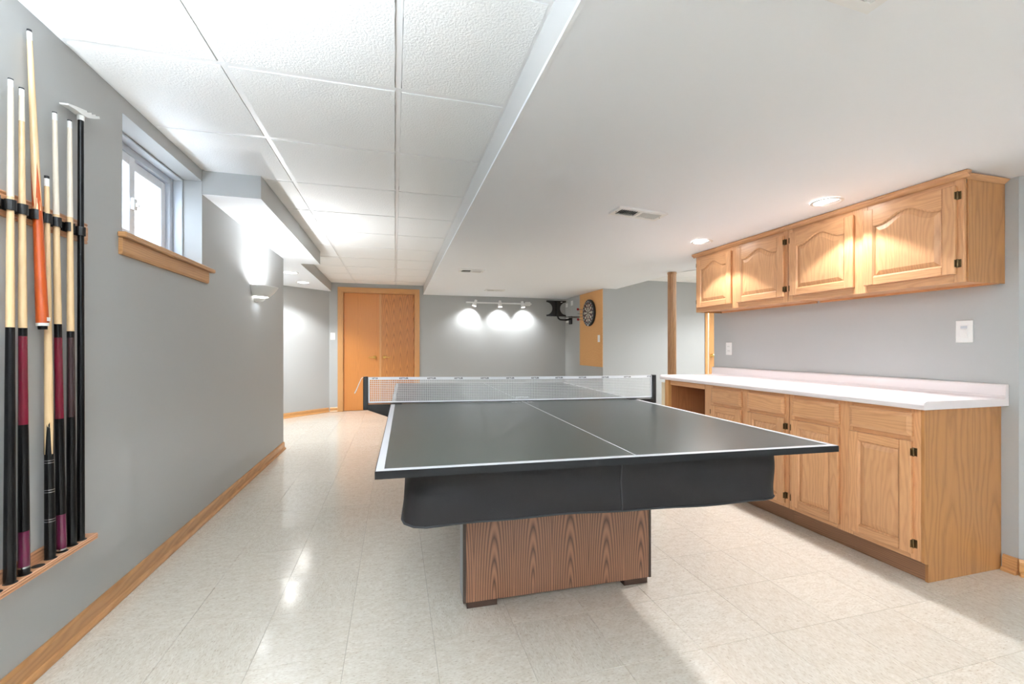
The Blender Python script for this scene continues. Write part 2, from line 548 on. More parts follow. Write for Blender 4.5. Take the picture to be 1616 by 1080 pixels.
struct('wall_side_room', MB().box((4.9, YB - .02, 0), (6.9, YB + .08, ZC)).box((4.8, YF + .1, 0), (4.9, YB, ZC)), M['white_wall'])

# ---------------------------------------------------------------- ceilings
Y0, SY = 1.9229, 0.6193
T1, T2 = -0.6453, 0.0138
ceil = struct('ceiling', MB().box((XL - .24, YREAR, ZC + 0.06), (XS + .1, WEND, ZC + 0.12)).box((-2.5, WEND, ZC + 0.06), (XS + .1, YB, ZC + 0.12)), M['white_wall'])
rows = [Y0 + j * SY for j in range(-8, 10)] + [YB]
cols = [(XL, T1), (T1, T2), (T2, XS)]
BAR = 0.012
def tegular(x0, x1, y0, y1):
    """ceiling tile hanging a little below its grid, with a stepped rough edge"""
    mb = MB()
    m = 0.014; z = ZC - 0.0035 + random.uniform(-.0006, .0006)
    xa, xb, ya, yb = x0 + m, x1 - m, y0 + m, y1 - m
    n = 12
    pts = []
    for i in range(n): pts.append((xa + (xb - xa) * i / n, ya))
    for i in range(n): pts.append((xb, ya + (yb - ya) * i / n))
    for i in range(n): pts.append((xb - (xb - xa) * i / n, yb))
    for i in range(n): pts.append((xa, yb - (yb - ya) * i / n))
    j = lambda: random.uniform(-.0012, .0012)
    low = [(p[0] + j(), p[1] + j(), z) for p in pts]
    hi = [(p[0], p[1], ZC + 0.012) for p in pts]
    k = len(pts)
    mb.add(low + hi, [list(range(k))] + [(i, (i + 1) % k, k + (i + 1) % k, k + i) for i in range(k)])
    return mb
for (x0, x1) in cols:
    for a, b in zip(rows[:-1], rows[1:]):
        if b - a < 0.06: continue
        xa = x0
        if x0 == XL and a > 3.0:
            xa = -0.83 if a < 5.0 else -1.04
        part('ceiling_tile', tegular(xa, x1, a, b), M['tile'], ceil)
for x in (T1, T2):
    part('ceiling_grid_bar', MB().box((x - BAR, YREAR, ZC), (x + BAR, YB, ZC + .03)), M['grid'], ceil)
part('ceiling_grid_bar', MB().box((XL, YREAR, ZC), (XL + .02, 3.11, ZC + .004)), M['grid'], ceil)
part('ceiling_grid_bar', MB().box((-.83, 3.11, ZC), (-.81, 5.4, ZC + .004)), M['grid'], ceil)
part('ceiling_grid_bar', MB().box((-1.04, 5.4, ZC), (-1.02, YB, ZC + .004)), M['grid'], ceil)
part('ceiling_grid_bar', MB().box((XS - .02, YREAR, ZC), (XS, YB, ZC + .004)), M['grid'], ceil)
part('ceiling_grid_bar', MB().box((-1.04, YB - .02, ZC), (XS, YB, ZC + .004)), M['grid'], ceil)
for y in rows[1:-1]:
    part('ceiling_grid_bar', MB().box((XL if y < 3.1 else (-.83 if y < 5.3 else -1.04), y - BAR, ZC - .0004), (XS, y + BAR, ZC + .028)), M['grid'], ceil)

# plaster ceiling with its drop edge, one closed body
mb = MB()
xs = [XS + i * (4.4 - XS) / 16 for i in range(17)]
ys = [YREAR + i * (3.4 - YREAR) / 6 for i in range(6)] + [3.4 + i * 1.3 / 10 for i in range(11)] + [5.4, YF, 7.0, YB]
lowc = [XS + i * (3.45 - XS) / 14 for i in range(15)]
def sheet(xs, ys, keep):
    idx = {}
    v, f = [], []
    for j, y in enumerate(ys):
        for i, x in enumerate(xs):
            idx[i, j] = len(v); v.append((x, y, zlow(x, y)))
    for j in range(len(ys) - 1):
        for i in range(len(xs) - 1):
            if keep((xs[i] + xs[i + 1]) / 2, (ys[j] + ys[j + 1]) / 2):
                f.append((idx[i, j], idx[i + 1, j], idx[i + 1, j + 1], idx[i, j + 1]))
    mb.add(v, f, True)
sheet([x for x in lowc], ys, lambda x, y: True)
sheet([3.45 + i * .19 for i in range(6)], ys[:7], lambda x, y: True)
mb.add([(XS, YREAR, ZL), (XS, YB, ZL), (XS, YB, ZC + .06), (XS, YREAR, ZC + .06)], [(0, 1, 2, 3)])
mb.add([(3.45, 3.4, zlow(3.45, 3.4)), (3.45, 3.9, zlow(3.45, 3.9)), (3.45, 4.3, zlow(3.45, 4.3)), (3.45, 4.7, ZL), (3.45, YF, ZL), (3.45, YF, ZC + .06), (3.45, 3.4, ZC + .06)], [(0, 1, 2, 3, 4, 5, 6)])
mb.add([(XS, YREAR, ZC + .06), (4.4, YREAR, ZC + .06), (4.4, 3.4, ZC + .06), (3.45, 3.4, ZC + .06), (3.45, YB, ZC + .06), (XS, YB, ZC + .06)], [(0, 1, 2, 3, 4, 5)])
M['drop'] = plain('light_grey_drop_edge', (200, 200, 199), 0.7, spec=0.2)  # greyer tone given to the upright faces of the low ceiling
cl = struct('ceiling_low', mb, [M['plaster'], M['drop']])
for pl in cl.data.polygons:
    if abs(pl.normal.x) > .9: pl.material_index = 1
struct('trim_1', MB().prism([(XS - .004, ZL - .002), (XS + .012, ZL - .002), (XS + .012, ZL), (XS, ZL), (XS, ZL + .012), (XS - .004, ZL + .012)], 'y', YREAR, YB), M['plaster'])
# higher tile ceiling over the right-hand bay
ceil2 = struct('ceiling_bay', MB().box((3.45, 3.4, ZC + .02), (6.95, YB, ZC + .1)), M['white_wall'])
bx = [3.45, 4.026, 4.64, 5.26, 5.88, 6.5, 6.9]
by = [3.43, 3.92, 4.54, 5.16, 5.78, YF]
for i in range(len(bx) - 1):
    for j in range(len(by) - 1):
        part('ceiling_tile', MB().box((bx[i] + .01, by[j] + .01, ZC - .004), (bx[i + 1] - .01, by[j + 1] - .01, ZC + .012)), M['tile'], ceil2)
for x in bx[1:-1]:
    part('ceiling_grid_bar', MB().box((x - BAR, 3.43, ZC - .001), (x + BAR, YF, ZC + .019)), M['grid'], ceil2)
# boxed soffits along the left wall
mb = MB().box((XL - .02, 3.113, 2.045), (-0.83, 5.40, ZC + .05))
s1 = part('ceiling_soffit', mb, [M['wall'], M['plaster']]); s1['kind'] = 'structure'
for p in s1.data.polygons:
    if p.normal.z < -.5: p.material_index = 1
mb = MB().box((-2.43, 5.40, 2.046), (-1.04, YB, ZC + .05)).box((-2.43, WEND, 2.046), (XL - .0, 5.40, ZC + .05))
s2 = part('ceiling_soffit', mb, [M['wall'], M['plaster']]); s2['kind'] = 'structure'
for p in s2.data.polygons:
    if p.normal.z < -.5: p.material_index = 1

# ---------------------------------------------------------------- baseboards
def base_run(name, p0, p1, nrm, mat, h=0.078):
    """board plus shoe moulding along p0-p1, facing nrm"""
    p0 = Vector((p0[0], p0[1], 0)); p1 = Vector((p1[0], p1[1], 0)); nn = Vector((nrm[0], nrm[1], 0)).normalized()
    def run(prof):
        mb = MB(); n = len(prof)
        v = [p0 + nn * a + Vector((0, 0, z)) for a, z in prof] + [p1 + nn * a + Vector((0, 0, z)) for a, z in prof]
        mb.add(v, [list(range(n)), list(range(n, 2 * n))] + [(i, (i + 1) % n, n + (i + 1) % n, n + i) for i in range(n)])
        return mb
    b = struct(name, run([(0, 0.001), (0.012, 0.001), (0.012, h - .012), (0.006, h), (0, h)]), mat)
    part('shoe_molding', run([(0.012, 0.001), (0.027, 0.001), (0.026, 0.010), (0.02, 0.018), (0.012, 0.02)]), mat, b)
    return b
base_run('baseboard_left', (XL, YREAR), (XL, WEND), (1, 0), M['trim_y'])
base_run('baseboard_alcove', (A0.x - .01, A0.y - .01), (A1.x, A1.y), (1, -1), M['trim_x'])
base_run('baseboard_back', (-1.062, YB), (-0.942, YB), (0, -1), M['trim_x'])
base_run('baseboard_back_right', (0.43, YB), (XCR, YB), (0, -1), M['trim_x'])
base_run('baseboard_dart', (XCR, YF), (XCR, YB - .03), (-1, 0), M['trim_y'])
base_run('baseboard_facing', (XCR, YF), (D2X0 - .06, YF), (0, -1), M['trim_x'])
base_run('baseboard_right', (XR, 1.371), (XR, 1.425), (-1, 0), M['trim_y'])
base_run('baseboard_right_slanted', (XR - .005, 1.371), (4.3, -0.04), (-1, -1), M['trim_x'])

# ---------------------------------------------------------------- window with deep reveal
w = struct_empty('window_1', (XL - .15, (WY0 + WY1) / 2, WZ0))
XW = XL - 0.15
def frame_rect(x0, x1, y0, y1, z0, z1, t, tb=None, bev=.003):
    tb = tb or t
    mb = MB()
    mb.box((x0, y0, z0), (x1, y0 + t, z1), bev).box((x0, y1 - t, z0), (x1, y1, z1), bev)
    mb.box((x0, y0 + t, z0), (x1, y1 - t, z0 + tb), bev).box((x0, y0 + t, z1 - t), (x1, y1 - t, z1), bev)
    return mb
part('window_frame', frame_rect(XW - .06, XW, WY0 + .002, WY1 - .002, WZ0 + .002, WZ1 - .002, .045, .05), M['vinyl_grey'], w)
part('stop_bead', frame_rect(XW, XW + .05, WY0 + .001, WY1 - .001, WZ0 + .001, WZ1 - .001, .012), M['vinyl_grey'], w)
sa = part('window_sash', frame_rect(XW - .052, XW - .022, 2.655, WY1 - .05, WZ0 + .055, WZ1 - .05, .05), M['vinyl'], w)
part('window_pane', MB().box((XW - .040, 2.700, WZ0 + .10), (XW - .036, WY1 - .098, WZ1 - .098)), M['glass'], sa)
sb = part('window_sash', frame_rect(XW - .022, XW - .0, WY0 + .047, 2.70, WZ0 + .055, WZ1 - .05, .05), M['vinyl'], w)
part('window_pane', MB().box((XW - .014, WY0 + .09, WZ0 + .10), (XW - .010, 2.655, WZ1 - .098)), M['glass'], sb)
lk = MB().box((XW, 2.655, 1.80), (XW + .018, 2.69, 1.86), .004).box((XW + .018, 2.662, 1.815), (XW + .034, 2.68, 1.835), .004)
part('window_latch', lk, M['white'], w)
# drywall returns of the reveal, painted, plus the outside well
struct('wall_window_well', MB().box((-2.35, 1.4, 0.8), (-2.25, 4.0, 2.0)), plain('pale_galvanised_well', (215, 220, 226), 0.6))
# oak stool and apron
t = struct_empty('trim_2', (XL, 2.7, WZ0))
st = MB().box((XL - .10, WY0 + .003, WZ0 - .001), (XL + .001, WY1 - .003, WZ0 + .012)).box((XL - .0, 2.255, WZ0 - .012), (XL + .035, 3.225, WZ0 + .012), .004)
part('window_stool', st, M['trim_y'], t)
part('window_apron', MB().prism([(XL, 1.497), (XL + .012, 1.497), (XL + .016, 1.51), (XL + .016, 1.570), (XL, 1.570)], 'y', 2.265, 3.175), M['trim_y'], t)

# ---------------------------------------------------------------- double oak door at the back
d = struct_empty('door_1', (-0.26, YB, 0))
YD = YB + 0.03
SPL = -0.252
for nm, x0, x1, mt in (('door_leaf', DX0 + .016, SPL - .002, 'door_plain'), ('door_leaf', SPL + .002, DX1 - .016, 'door_cath')):
    lf = part(nm, MB().box((x0, YD, .004), (x1, YD + .035, DZ1 - .016), .002), M[mt], d)
    s = -1 if x0 < -.5 else 1
    hx = -0.338 if s < 0 else -0.178
    hb = MB().lathe([(.031, 0), (.031, .006), (.022, .014), (.012, .018), (.011, .045)], (hx, YD, .922), (0, -1, 0), 18)
    hb.tube([(hx, YD - .045, .922), (hx + s * .03, YD - .05, .924), (hx + s * .07, YD - .048, .918), (hx + s * .105, YD - .046, .926)], [.011, .010, .008, .006], 8)
    part('door_handle', hb, M['brass'], lf, label='polished brass lever handle')
part('astragal', MB().box((SPL - .012, YD - .008, .004), (SPL + .022, YD, DZ1 - .016), .002), M['trim_z'], d)
jm = MB().box((DX0, YB - .001, 0.001), (DX0 + .014, YB + .11, DZ1 - .002)).box((DX1 - .014, YB - .001, 0.001), (DX1, YB + .11, DZ1 - .002)).box((DX0, YB - .001, DZ1 - .014), (DX1, YB + .11, DZ1))
part('door_jamb', jm, M['trim_z'], d)
def casing(mb, x0, x1, z0, z1, y):
    mb.box((x0, y - .018, z0), (x1, y, z1), .003)
CW = .078
for nm, mt, poly in (('door_casing', 'trim_z', [(DX0 - CW, .001), (DX0 + .004, .001), (DX0 + .004, DZ1 - .004), (DX0 - CW, DZ1 + CW)]),
                     ('door_casing', 'trim_z', [(DX1 - .004, .001), (DX1 + CW, .001), (DX1 + CW, DZ1 + CW), (DX1 - .004, DZ1 - .004)]),
                     ('door_casing', 'trim_x', [(DX0 - CW, DZ1 + CW), (DX0 + .004, DZ1 - .004), (DX1 - .004, DZ1 - .004), (DX1 + CW, DZ1 + CW)])):
    part(nm, MB().prism(poly, 'y', YB - .018, YB - .001), M[mt], d)

part('door_light_stop', MB().box((DX0 - .1, YB + .115, 0), (DX1 + .1, YB + .14, ZC)), M['dark'], d)  # dark panel added behind the leaves to stop light leaking through the gaps

# ---------------------------------------------------------------- side-room door, ajar, beyond the kitchenette wall
d2 = struct_empty('door_2', (5.55, YF, 0))
part('door_casing', MB().box((D2X0 - .055, YF - .016, 0.001), (D2X0, YF - .001, 2.10), .003), M['trim_z'], d2)
part('door_casing', MB().box((D2X1, YF - .016, 0.001), (D2X1 + .055, YF - .001, 2.10), .003), M['trim_z'], d2)
part('door_casing', MB().box((D2X0, YF - .016, 2.04), (D2X1, YF - .001, 2.10), .003), M['trim_x'], d2)
lf = part('door_leaf', MB().box((5.236, YF + .01, .012), (D2X1 - .005, YF + .045, 2.03), .002), M['trim_z'], d2)
part('door_knob', MB().lathe([(.03, 0), (.03, .005), (.012, .012), (.012, .03), (.026, .045), (.028, .055), (.018, .068), (0, .07)], (5.27, YF + .01, .955), (0, -1, 0), 14), M['brass'], lf, label='brass door knob')
lamp('side_room_lamp', 'POINT', (5.6, 7.2, 2.0), 90, SOFT, shadow_soft_size=.15)

# ---------------------------------------------------------------- fluted wood post
p = thing('support_post', 'fluted brown oak post rising behind the far end of the counter', 'post', (3.357, 4.735, 0))
prof = []
for i in range(64):
    a = 2 * PI * i / 64
    r = .050 + .0025 * math.cos(a * 16)
    prof.append((3.357 + r * math.cos(a), 4.735 + r * math.sin(a)))
part('post_shaft', MB().prism(prof, 'z', .03, 2.012, True), M['post'], p)
part('post_base', MB().lathe([(.075, .001), (.075, .025), (.06, .04), (.05, .045)], (3.357, 4.735, 0), n=24), M['post'], p)
part('post_cap', MB().lathe([(.051, 2.006), (.056, 2.012), (.056, 2.033)], (3.357, 4.735, 0), n=24), M['post'], p)

# ---------------------------------------------------------------- cabinets
def raised_door(parent, name, xf, y0, y1, z0, z1, arch=0.0, stile=.055, rail=.05, hinge=None, topz=None, th=.019):
    """door on the plane x = xf facing -x: raised panel plus stiles and rails; hinge = 'near' or 'far' side"""
    P = world_loc(parent)
    xo = xf - th                     # outer face
    ya, yb, za = y0 + stile, y1 - stile, z0 + rail
    zt = z1 - (topz if topz else rail)
    N = 28 if arch else 1
    def curve(t):
        if not arch: return zt
        u = min(1, max(0, (0.5 - abs(t - .5) - .07) / .43))
        return zt - arch + arch * (u * u * (3 - 2 * u))
    top = [(ya + (yb - ya) * i / N, curve(i / N)) for i in range(N + 1)]
    # centre panel: outer recess ring -> bevel -> raised field
    def ring(inset, x):
        pts = [(ya + inset, za + inset), (yb - inset, za + inset)]
        for i in range(N, -1, -1):
            t = i / N
            pts.append((ya + inset + (yb - ya - 2 * inset) * t, curve(t) - inset))
        return [(x, a, b) for a, b in pts]
    mb = MB()
    r0, r1, r2, r3 = ring(-.004, xo + .010), ring(.006, xo + .011), ring(.030, xo + .003), ring(.032, xo + .0022)
    k = len(r0)
    mb.add(r0 + r1 + r2 + r3, [(q * k + i, q * k + (i + 1) % k, (q + 1) * k + (i + 1) % k, (q + 1) * k + i) for q in range(3) for i in range(k)] + [list(range(3 * k, 4 * k))])
    dr = part(name, mb, M['oak_zx'], parent)
    c = .003
    def member(poly, mat, nm):
        n = len(poly); cy = sum(p[0] for p in poly) / n; cz = sum(p[1] for p in poly) / n
        part(nm, MB().prism(poly, 'x', xo, xf), M[mat], dr)
    part('stile', MB().box((xo, y0, z0), (xf, ya, z1), c), M['oak_zx'], dr)
    part('stile', MB().box((xo, yb, z0), (xf, y1, z1), c), M['oak_zx'], dr)
    part('rail', MB().box((xo, ya, z0), (xf, yb, za), c), M['oak_yx'], dr)
    part('rail', MB().prism([(ya, z1 - .0015), *[(a, b) for a, b in top], (yb, z1 - .0015)], 'x', xo + .0006, xf), M['oak_yx'], dr)
    # sticking: small rounded lip around the opening
    lip = MB()
    o = ring(0, xo + .0006); inn = ring(.007, xo + .0075)
    lip.add(o + inn, [(i, (i + 1) % k, k + (i + 1) % k, k + i) for i in range(k)])
    part('panel_molding', lip, M['oak_zx'], dr)
    if hinge:
        yh = y0 if hinge == 'near' else y1
        s = -1 if hinge == 'near' else 1
        hs_ = (z1 - z0)
        for zc in ((z0 + .05, z1 - .05) if hs_ < .45 else (z0 + .05, z1 - .05)):
            hb = MB().lathe([(.0035, -.020), (.0045, -.018), (.0045, .018), (.0035, .020)], (xf - .008, yh + s * .004, zc), (0, 0, 1), 10)
            hb.box((xf - .003, yh + s * .004, zc - .019), (xf - .001, yh + s * .016, zc + .019))
            hb.box((xo - .002, yh - s * .001, zc - .017), (xf - .002, yh + s * .002, zc + .017))
            part('hinge', hb, M['bronze'], dr, label='antique bronze hinge')
    return dr

def drawer_front(parent, xf, y0, y1, z0, z1, th=.019):
    xo = xf - th; e = .016
    mb = MB()
    def R(i, x): return [(x, y0 + i, z0 + i), (x, y1 - i, z0 + i), (x, y1 - i, z1 - i), (x, y0 + i, z1 - i)]
    L = R(0, xf) + R(0, xo + .008) + R(e, xo + .001) + R(e + .002, xo)
    mb.add(L, [(q * 4 + i, q * 4 + (i + 1) % 4, (q + 1) * 4 + (i + 1) % 4, (q + 1) * 4 + i) for q in range(3) for i in range(4)] + [(12, 13, 14, 15)])
    return part('drawer', mb, M['oak_yx'], parent)

XF = 2.354                    # face-frame plane of the base cabinets (door faces stand 19 mm proud of it)
CT = 0.806                    # underside of the worktop
def base_unit(label, ya, yb, doors, near_side):
    u = thing('base_cabinet', label, 'cabinet', ((XF + XR) / 2, (ya + yb) / 2, 0), group='oak base cabinets under the counter')
    bd = MB()
    bd.box((XF + .02, ya + .001, .10), (XR - .004, yb - .001, CT - .002))
    part('cabinet_body', bd, M['oak_zy'], u)
    ff = MB()
    zb, zt = .094, CT - .001
    edges = [ya] + [e for dd in doors for e in dd] + [yb]
    # stiles between the openings, then rails
    sts = [(ya + .001, doors[0][0] + .012)] + [(doors[i][1] - .012, doors[i + 1][0] + .012) for i in range(len(doors) - 1)] + [(doors[-1][1] - .012, yb - .001)]
    for a, b in sts:
        part('face_frame_stile', MB().box((XF, a, zb), (XF + .019, b, zt), .0012), M['oak_zx'], u)
    for a, b in doors:
        for z0, z1 in ((zb, .135), (.640, .690), (.765, zt)):
            part('face_frame_rail', MB().box((XF, a + .0125, z0), (XF + .019, b - .0125, z1), .0012), M['oak_yx'], u)
    part('toe_kick', MB().box((XF + .035, ya + (.0 if near_side else -.0015), .001), (XF + .05, yb, .099)), M['oak_toe'], u)
    if near_side:
        poly = [(XF + .026, .001), (XR - .002, .001), (XR - .002, CT - .001), (XF + .0, CT - .001), (XF + .0, .094), (XF + .010, .088), (XF + .026, .084)]
        part('side_panel', MB().prism(poly, 'y', ya - .012, ya), M['oak_side'], u)
    for i, (a, b) in enumerate(doors):
        drawer_front(u, XF, a, b, .672, .781)
        raised_door(u, 'door', XF, a, b, .120, .650, 0.0, .050, .044, 'near' if i == 0 else 'far')
    return u
base_unit('near oak base cabinet under the white counter, its end panel showing', 1.445, 2.142, [(1.476, 1.766), (1.824, 2.117)], True)
base_unit('far oak base cabinet under the white counter, behind the table tennis table', 2.144, 2.90, [(2.168, 2.463), (2.517, 2.816)], False)
ep = thing('counter_end_panel', 'oak end panel holding up the far end of the white counter', 'panel', ((XF + XR) / 2, 3.37, 0))
part('panel_board', MB().box((XF + .012, 3.345, .001), (XR - .002, 3.37, CT - .001)), wood('oak_panel_inside', (172, 112, 72), (132, 80, 48), 'z', 'y', rings=10, contrast=.35), ep)
part('panel_edge', MB().box((XF - .02, 3.343, .001), (XF + .012, 3.395, CT - .001), .002), M['trim_z'], ep)
part('edge_strip', MB().box((XF - .02, 3.396, .001), (XF - .006, 3.445, CT - .03)).box((XF - .006, 3.396, .001), (XF + .012, 3.40, CT - .03)), M['cream'], ep, label='cream edge strip')  # cream strip along the far edge of the end panel
part('support_rail', MB().box((XF + .0, 2.902, CT - .045), (XF + .019, 3.343, CT - .001)), M['oak_yx'], ep)

# worktop
ct = thing('countertop', 'white laminate countertop with backsplash on the oak base cabinets', 'countertop', (2.6, 2.4, CT))
XC0 = 2.306
prof = [(XR - .002, CT), (XC0 + .004, CT), (XC0, CT + .006), (XC0, CT + .022), (XC0 + .004, CT + .033), (XC0 + .012, CT + .038), (XC0 + .022, CT + .039), (XR - .034, CT + .036), (XR - .026, CT + .040), (XR - .024, CT + .05), (XR - .002, CT + .05)]
part('worktop', MB().prism(prof, 'y', 1.405, 3.43), M['laminate'], ct)
prof = [(XR - .002, CT + .0505), (XR - .024, CT + .0505), (XR - .024, CT + .094), (XR - .021, CT + .102), (XR - .014, CT + .105), (XR - .002, CT + .105)]
part('backsplash', MB().prism(prof, 'y', 1.405, 3.43), M['laminate'], ct)

# wall cabinets
XU = 2.604                    # face-frame plane (doors proud to 2.585)
def wall_unit(label, ya, yb, doors, near_side, far_side):
    zb = 1.403
    zt = zlow(2.6, 2.4) - .004
    u = thing('wall_cabinet', label, 'cabinet', (2.74, (ya + yb) / 2, zb), group='oak wall cabinets over the counter')
    part('cabinet_body', MB().box((XU + .02, ya + .001, zb + .022), (XR - .003, yb - .001, 1.875)), M['oak_zy'], u)
    part('bottom_panel', MB().box((XU + .02, ya + .014, zb + .012), (XR - .02, yb - .014, zb + .0215)), M['oak_yz'], u)
    part('hanging_rail', MB().box((XR - .02, ya + .014, zb + .0005), (XR - .003, yb - .014, zb + .0215)), M['oak_yx'], u)
    sts = [(ya + .001, doors[0][0] + .012)] + [(doors[i][1] - .012, doors[i + 1][0] + .012) for i in range(len(doors) - 1)] + [(doors[-1][1] - .012, yb - .001)]
    for a, b in sts:
        part('face_frame_stile', MB().box((XU, a, zb), (XU + .019, b, 1.905), .0012), M['oak_zx'], u)
    for a, b in doors:
        for z0, z1 in ((zb, 1.455), (1.845, 1.905)):
            part('face_frame_rail', MB().box((XU, a + .0125, z0), (XU + .019, b - .0125, z1), .0012), M['oak_yx'], u)
    if near_side: part('side_panel', MB().box((XU + .0195, ya - .006, zb), (XR - .002, ya, 1.89), .001), M['oak_side'], u)
    if far_side: part('side_panel', MB().box((XU + .0195, yb, zb), (XR - .002, yb + .006, 1.89), .001), M['oak_side'], u)
    # crown moulding
    def crown(off):
        return [(XU - .004 + off, 1.893), (XU - .010 + off, 1.899), (XU - .022 + off, 1.908), (XU - .026 + off, 1.914), (XU - .026 + off, 1.9245), (XU + .004 + off, 1.9235), (XU + .004 + off, 1.906), (XU + off - .002, 1.906)]
    part('crown_molding', MB().prism(crown(0), 'y', ya - (.026 if near_side else -.0005), yb + (.026 if far_side else -.0005)), M['oak_yx'], u)
    if near_side:
        y = ya - .006
        part('crown_molding', MB().prism([(y, 1.8905), (y - .004, 1.895), (y - .014, 1.903), (y - .019, 1.908), (y - .019, 1.9105), (y + .006, 1.9105), (y + .006, 1.8905)], 'x', XU + .006, XR - .002), M['oak_xy'], u)
    for i, (a, b) in enumerate(doors):
        raised_door(u, 'door', XU, a, b, 1.443, 1.868, .052, .052, .042, ('near' if i == 0 else 'far'), topz=.043)
    return u
wall_unit('near oak wall cabinet above the counter, its plain end panel facing the room', 1.425, 2.378, [(1.450, 1.872), (1.930, 2.354)], True, False)
wall_unit('far oak wall cabinet above the counter, toward the fluted post', 2.380, 3.322, [(2.404, 2.832), (2.890, 3.295)], False, True)

# ---------------------------------------------------------------- table tennis top (rests on the covered pool table)
TX, TY, RT, TW, TL = -0.0512, 1.1909, -0.0210, 1.5405, 2.74
TZ = CAM_H - 0.327
def tz(x, y): return TZ - 0.0161 * (x / TW - .5) + 0.0125 * (y / TL - .5)
tt = thing('table_tennis_table', 'dark green table tennis top with white lines lying on the covered pool table', 'table', (TX, TY, 0), RT)
def slab(x0, x1, y0, y1, top, bot):
    v = []
    for dz in (bot, top):
        for x, y in ((x0, y0), (x1, y0), (x1, y1), (x0, y1)): v.append((x, y, tz(x, y) + dz))
    return MB().add(v, [(0, 3, 2, 1), (4, 5, 6, 7), (0, 1, 5, 4), (1, 2, 6, 5), (2, 3, 7, 6), (3, 0, 4, 7)])
HY = TL / 2
for ya, yb in ((.003, HY - .0008), (HY + .0008, TL - .003)):
    b = part('top_panel', slab(.003, TW - .003, ya, yb, 0, -.018), M['tabletop'], tt, local=True)
for a in ((0, .003, 0, TL), (TW - .003, TW, 0, TL)):
    part('edge_band', slab(*a, -.0004, -.021), M['tableedge'], tt, local=True)
for a in ((.003, TW - .003, 0, .003), (.003, TW - .003, TL - .003, TL)):
    part('edge_band', slab(*a, -.0004, -.021), M['tableedge'], tt, local=True)
for nm, a in (('side_line', (.002, .023, .002, TL - .002)), ('side_line', (TW - .023, TW - .002, .002, TL - .002)),
              ('end_line', (.023, TW - .023, .002, .022)), ('end_line', (.023, TW - .023, TL - .022, TL - .002)),
              ('center_line', (TW / 2 - .002, TW / 2 + .002, .022, TL - .022))):
    part(nm, slab(*a, .0006, .0001), M['line'], tt, local=True)
me = text_mesh('KETTLER', .030, M['line'], offset=.0006)
o = link('lettering', me, tt); o.location = (TW / 2 - .012, HY - .062, tz(TW / 2, HY) + .0014); o.scale = (1.15, 1.9, 1); o.rotation_euler = (.0046, .0105, 0)

# net
nt = thing('table_tennis_net', 'white table tennis net with black posts clamped across the table', 'net', (TX, TY, 0), RT)
OV = .135                                    # overhang past the table edge
NX0, NX1 = -OV, TW + .125
NYc = HY - .012
NZ0, NH = lambda x: tz(min(max(x, 0), TW), HY) + .004, .150
def nb(x0, x1, z0, z1, th=.002, y=NYc, seg=12):
    """strip of the net from height z0 to z1 above the table"""
    mb = MB(); v = []
    for i in range(seg + 1):
        x = x0 + (x1 - x0) * i / seg
        t = (x - NX0) / (NX1 - NX0)
        sag = -.004 * math.sin(PI * t)
        for dy in (-th / 2, th / 2):
            for z in (z0, z1): v.append((x, y + dy, NZ0(x) + z + sag))
    f = []
    for i in range(seg):
        a = 4 * i; b = a + 4
        f += [(a, b, b + 1, a + 1), (a + 2, a + 3, b + 3, b + 2), (a + 1, b + 1, b + 3, a + 3), (a, a + 2, b + 2, b)]
    f += [(0, 1, 3, 2), (4 * seg, 4 * seg + 2, 4 * seg + 3, 4 * seg + 1)]
    return mb.add(v, f)
part('top_tape', nb(NX0, NX1, NH - .016, NH, .004), M['tape'], nt, local=True)
part('bottom_tape', nb(NX0, NX1, .0053, .0145, .003), M['tape'], nt, local=True)
part('bottom_cord', nb(NX0, NX1, .0018, .0052, .0035), M['tableedge'], nt, local=True)
part('side_band', nb(NX0, NX0 + .022, .013, NH - .016, .003, seg=1), M['tape'], nt, local=True)
part('side_band', nb(NX1 - .022, NX1, .013, NH - .016, .003, seg=1), M['tape'], nt, local=True)
mesh_net = MB()
ns = 172
for i in range(1, ns):
    x = NX0 + .022 + (NX1 - NX0 - .044) * i / ns
    t = (x - NX0) / (NX1 - NX0); sg = -.004 * math.sin(PI * t)
    r = .0012
    z0, z1 = NZ0(x) + .012 + sg, NZ0(x) + NH - .015 + sg
    mesh_net.add([(x - r, NYc, z0), (x, NYc - r, z0), (x + r, NYc, z0), (x - r, NYc, z1), (x, NYc - r, z1), (x + r, NYc, z1)], [(0, 1, 4, 3), (1, 2, 5, 4), (2, 0, 3, 5)])
for k in range(1, 12):
    z = .013 + (NH - .029) * k / 12
    s_ = nb(NX0 + .02, NX1 - .02, z - .0012, z + .0012, .002, NYc + .0003, seg=10)
    mesh_net.add(s_.v, s_.f)
part('net_mesh', mesh_net, M['net'], nt, local=True, stuff=True)
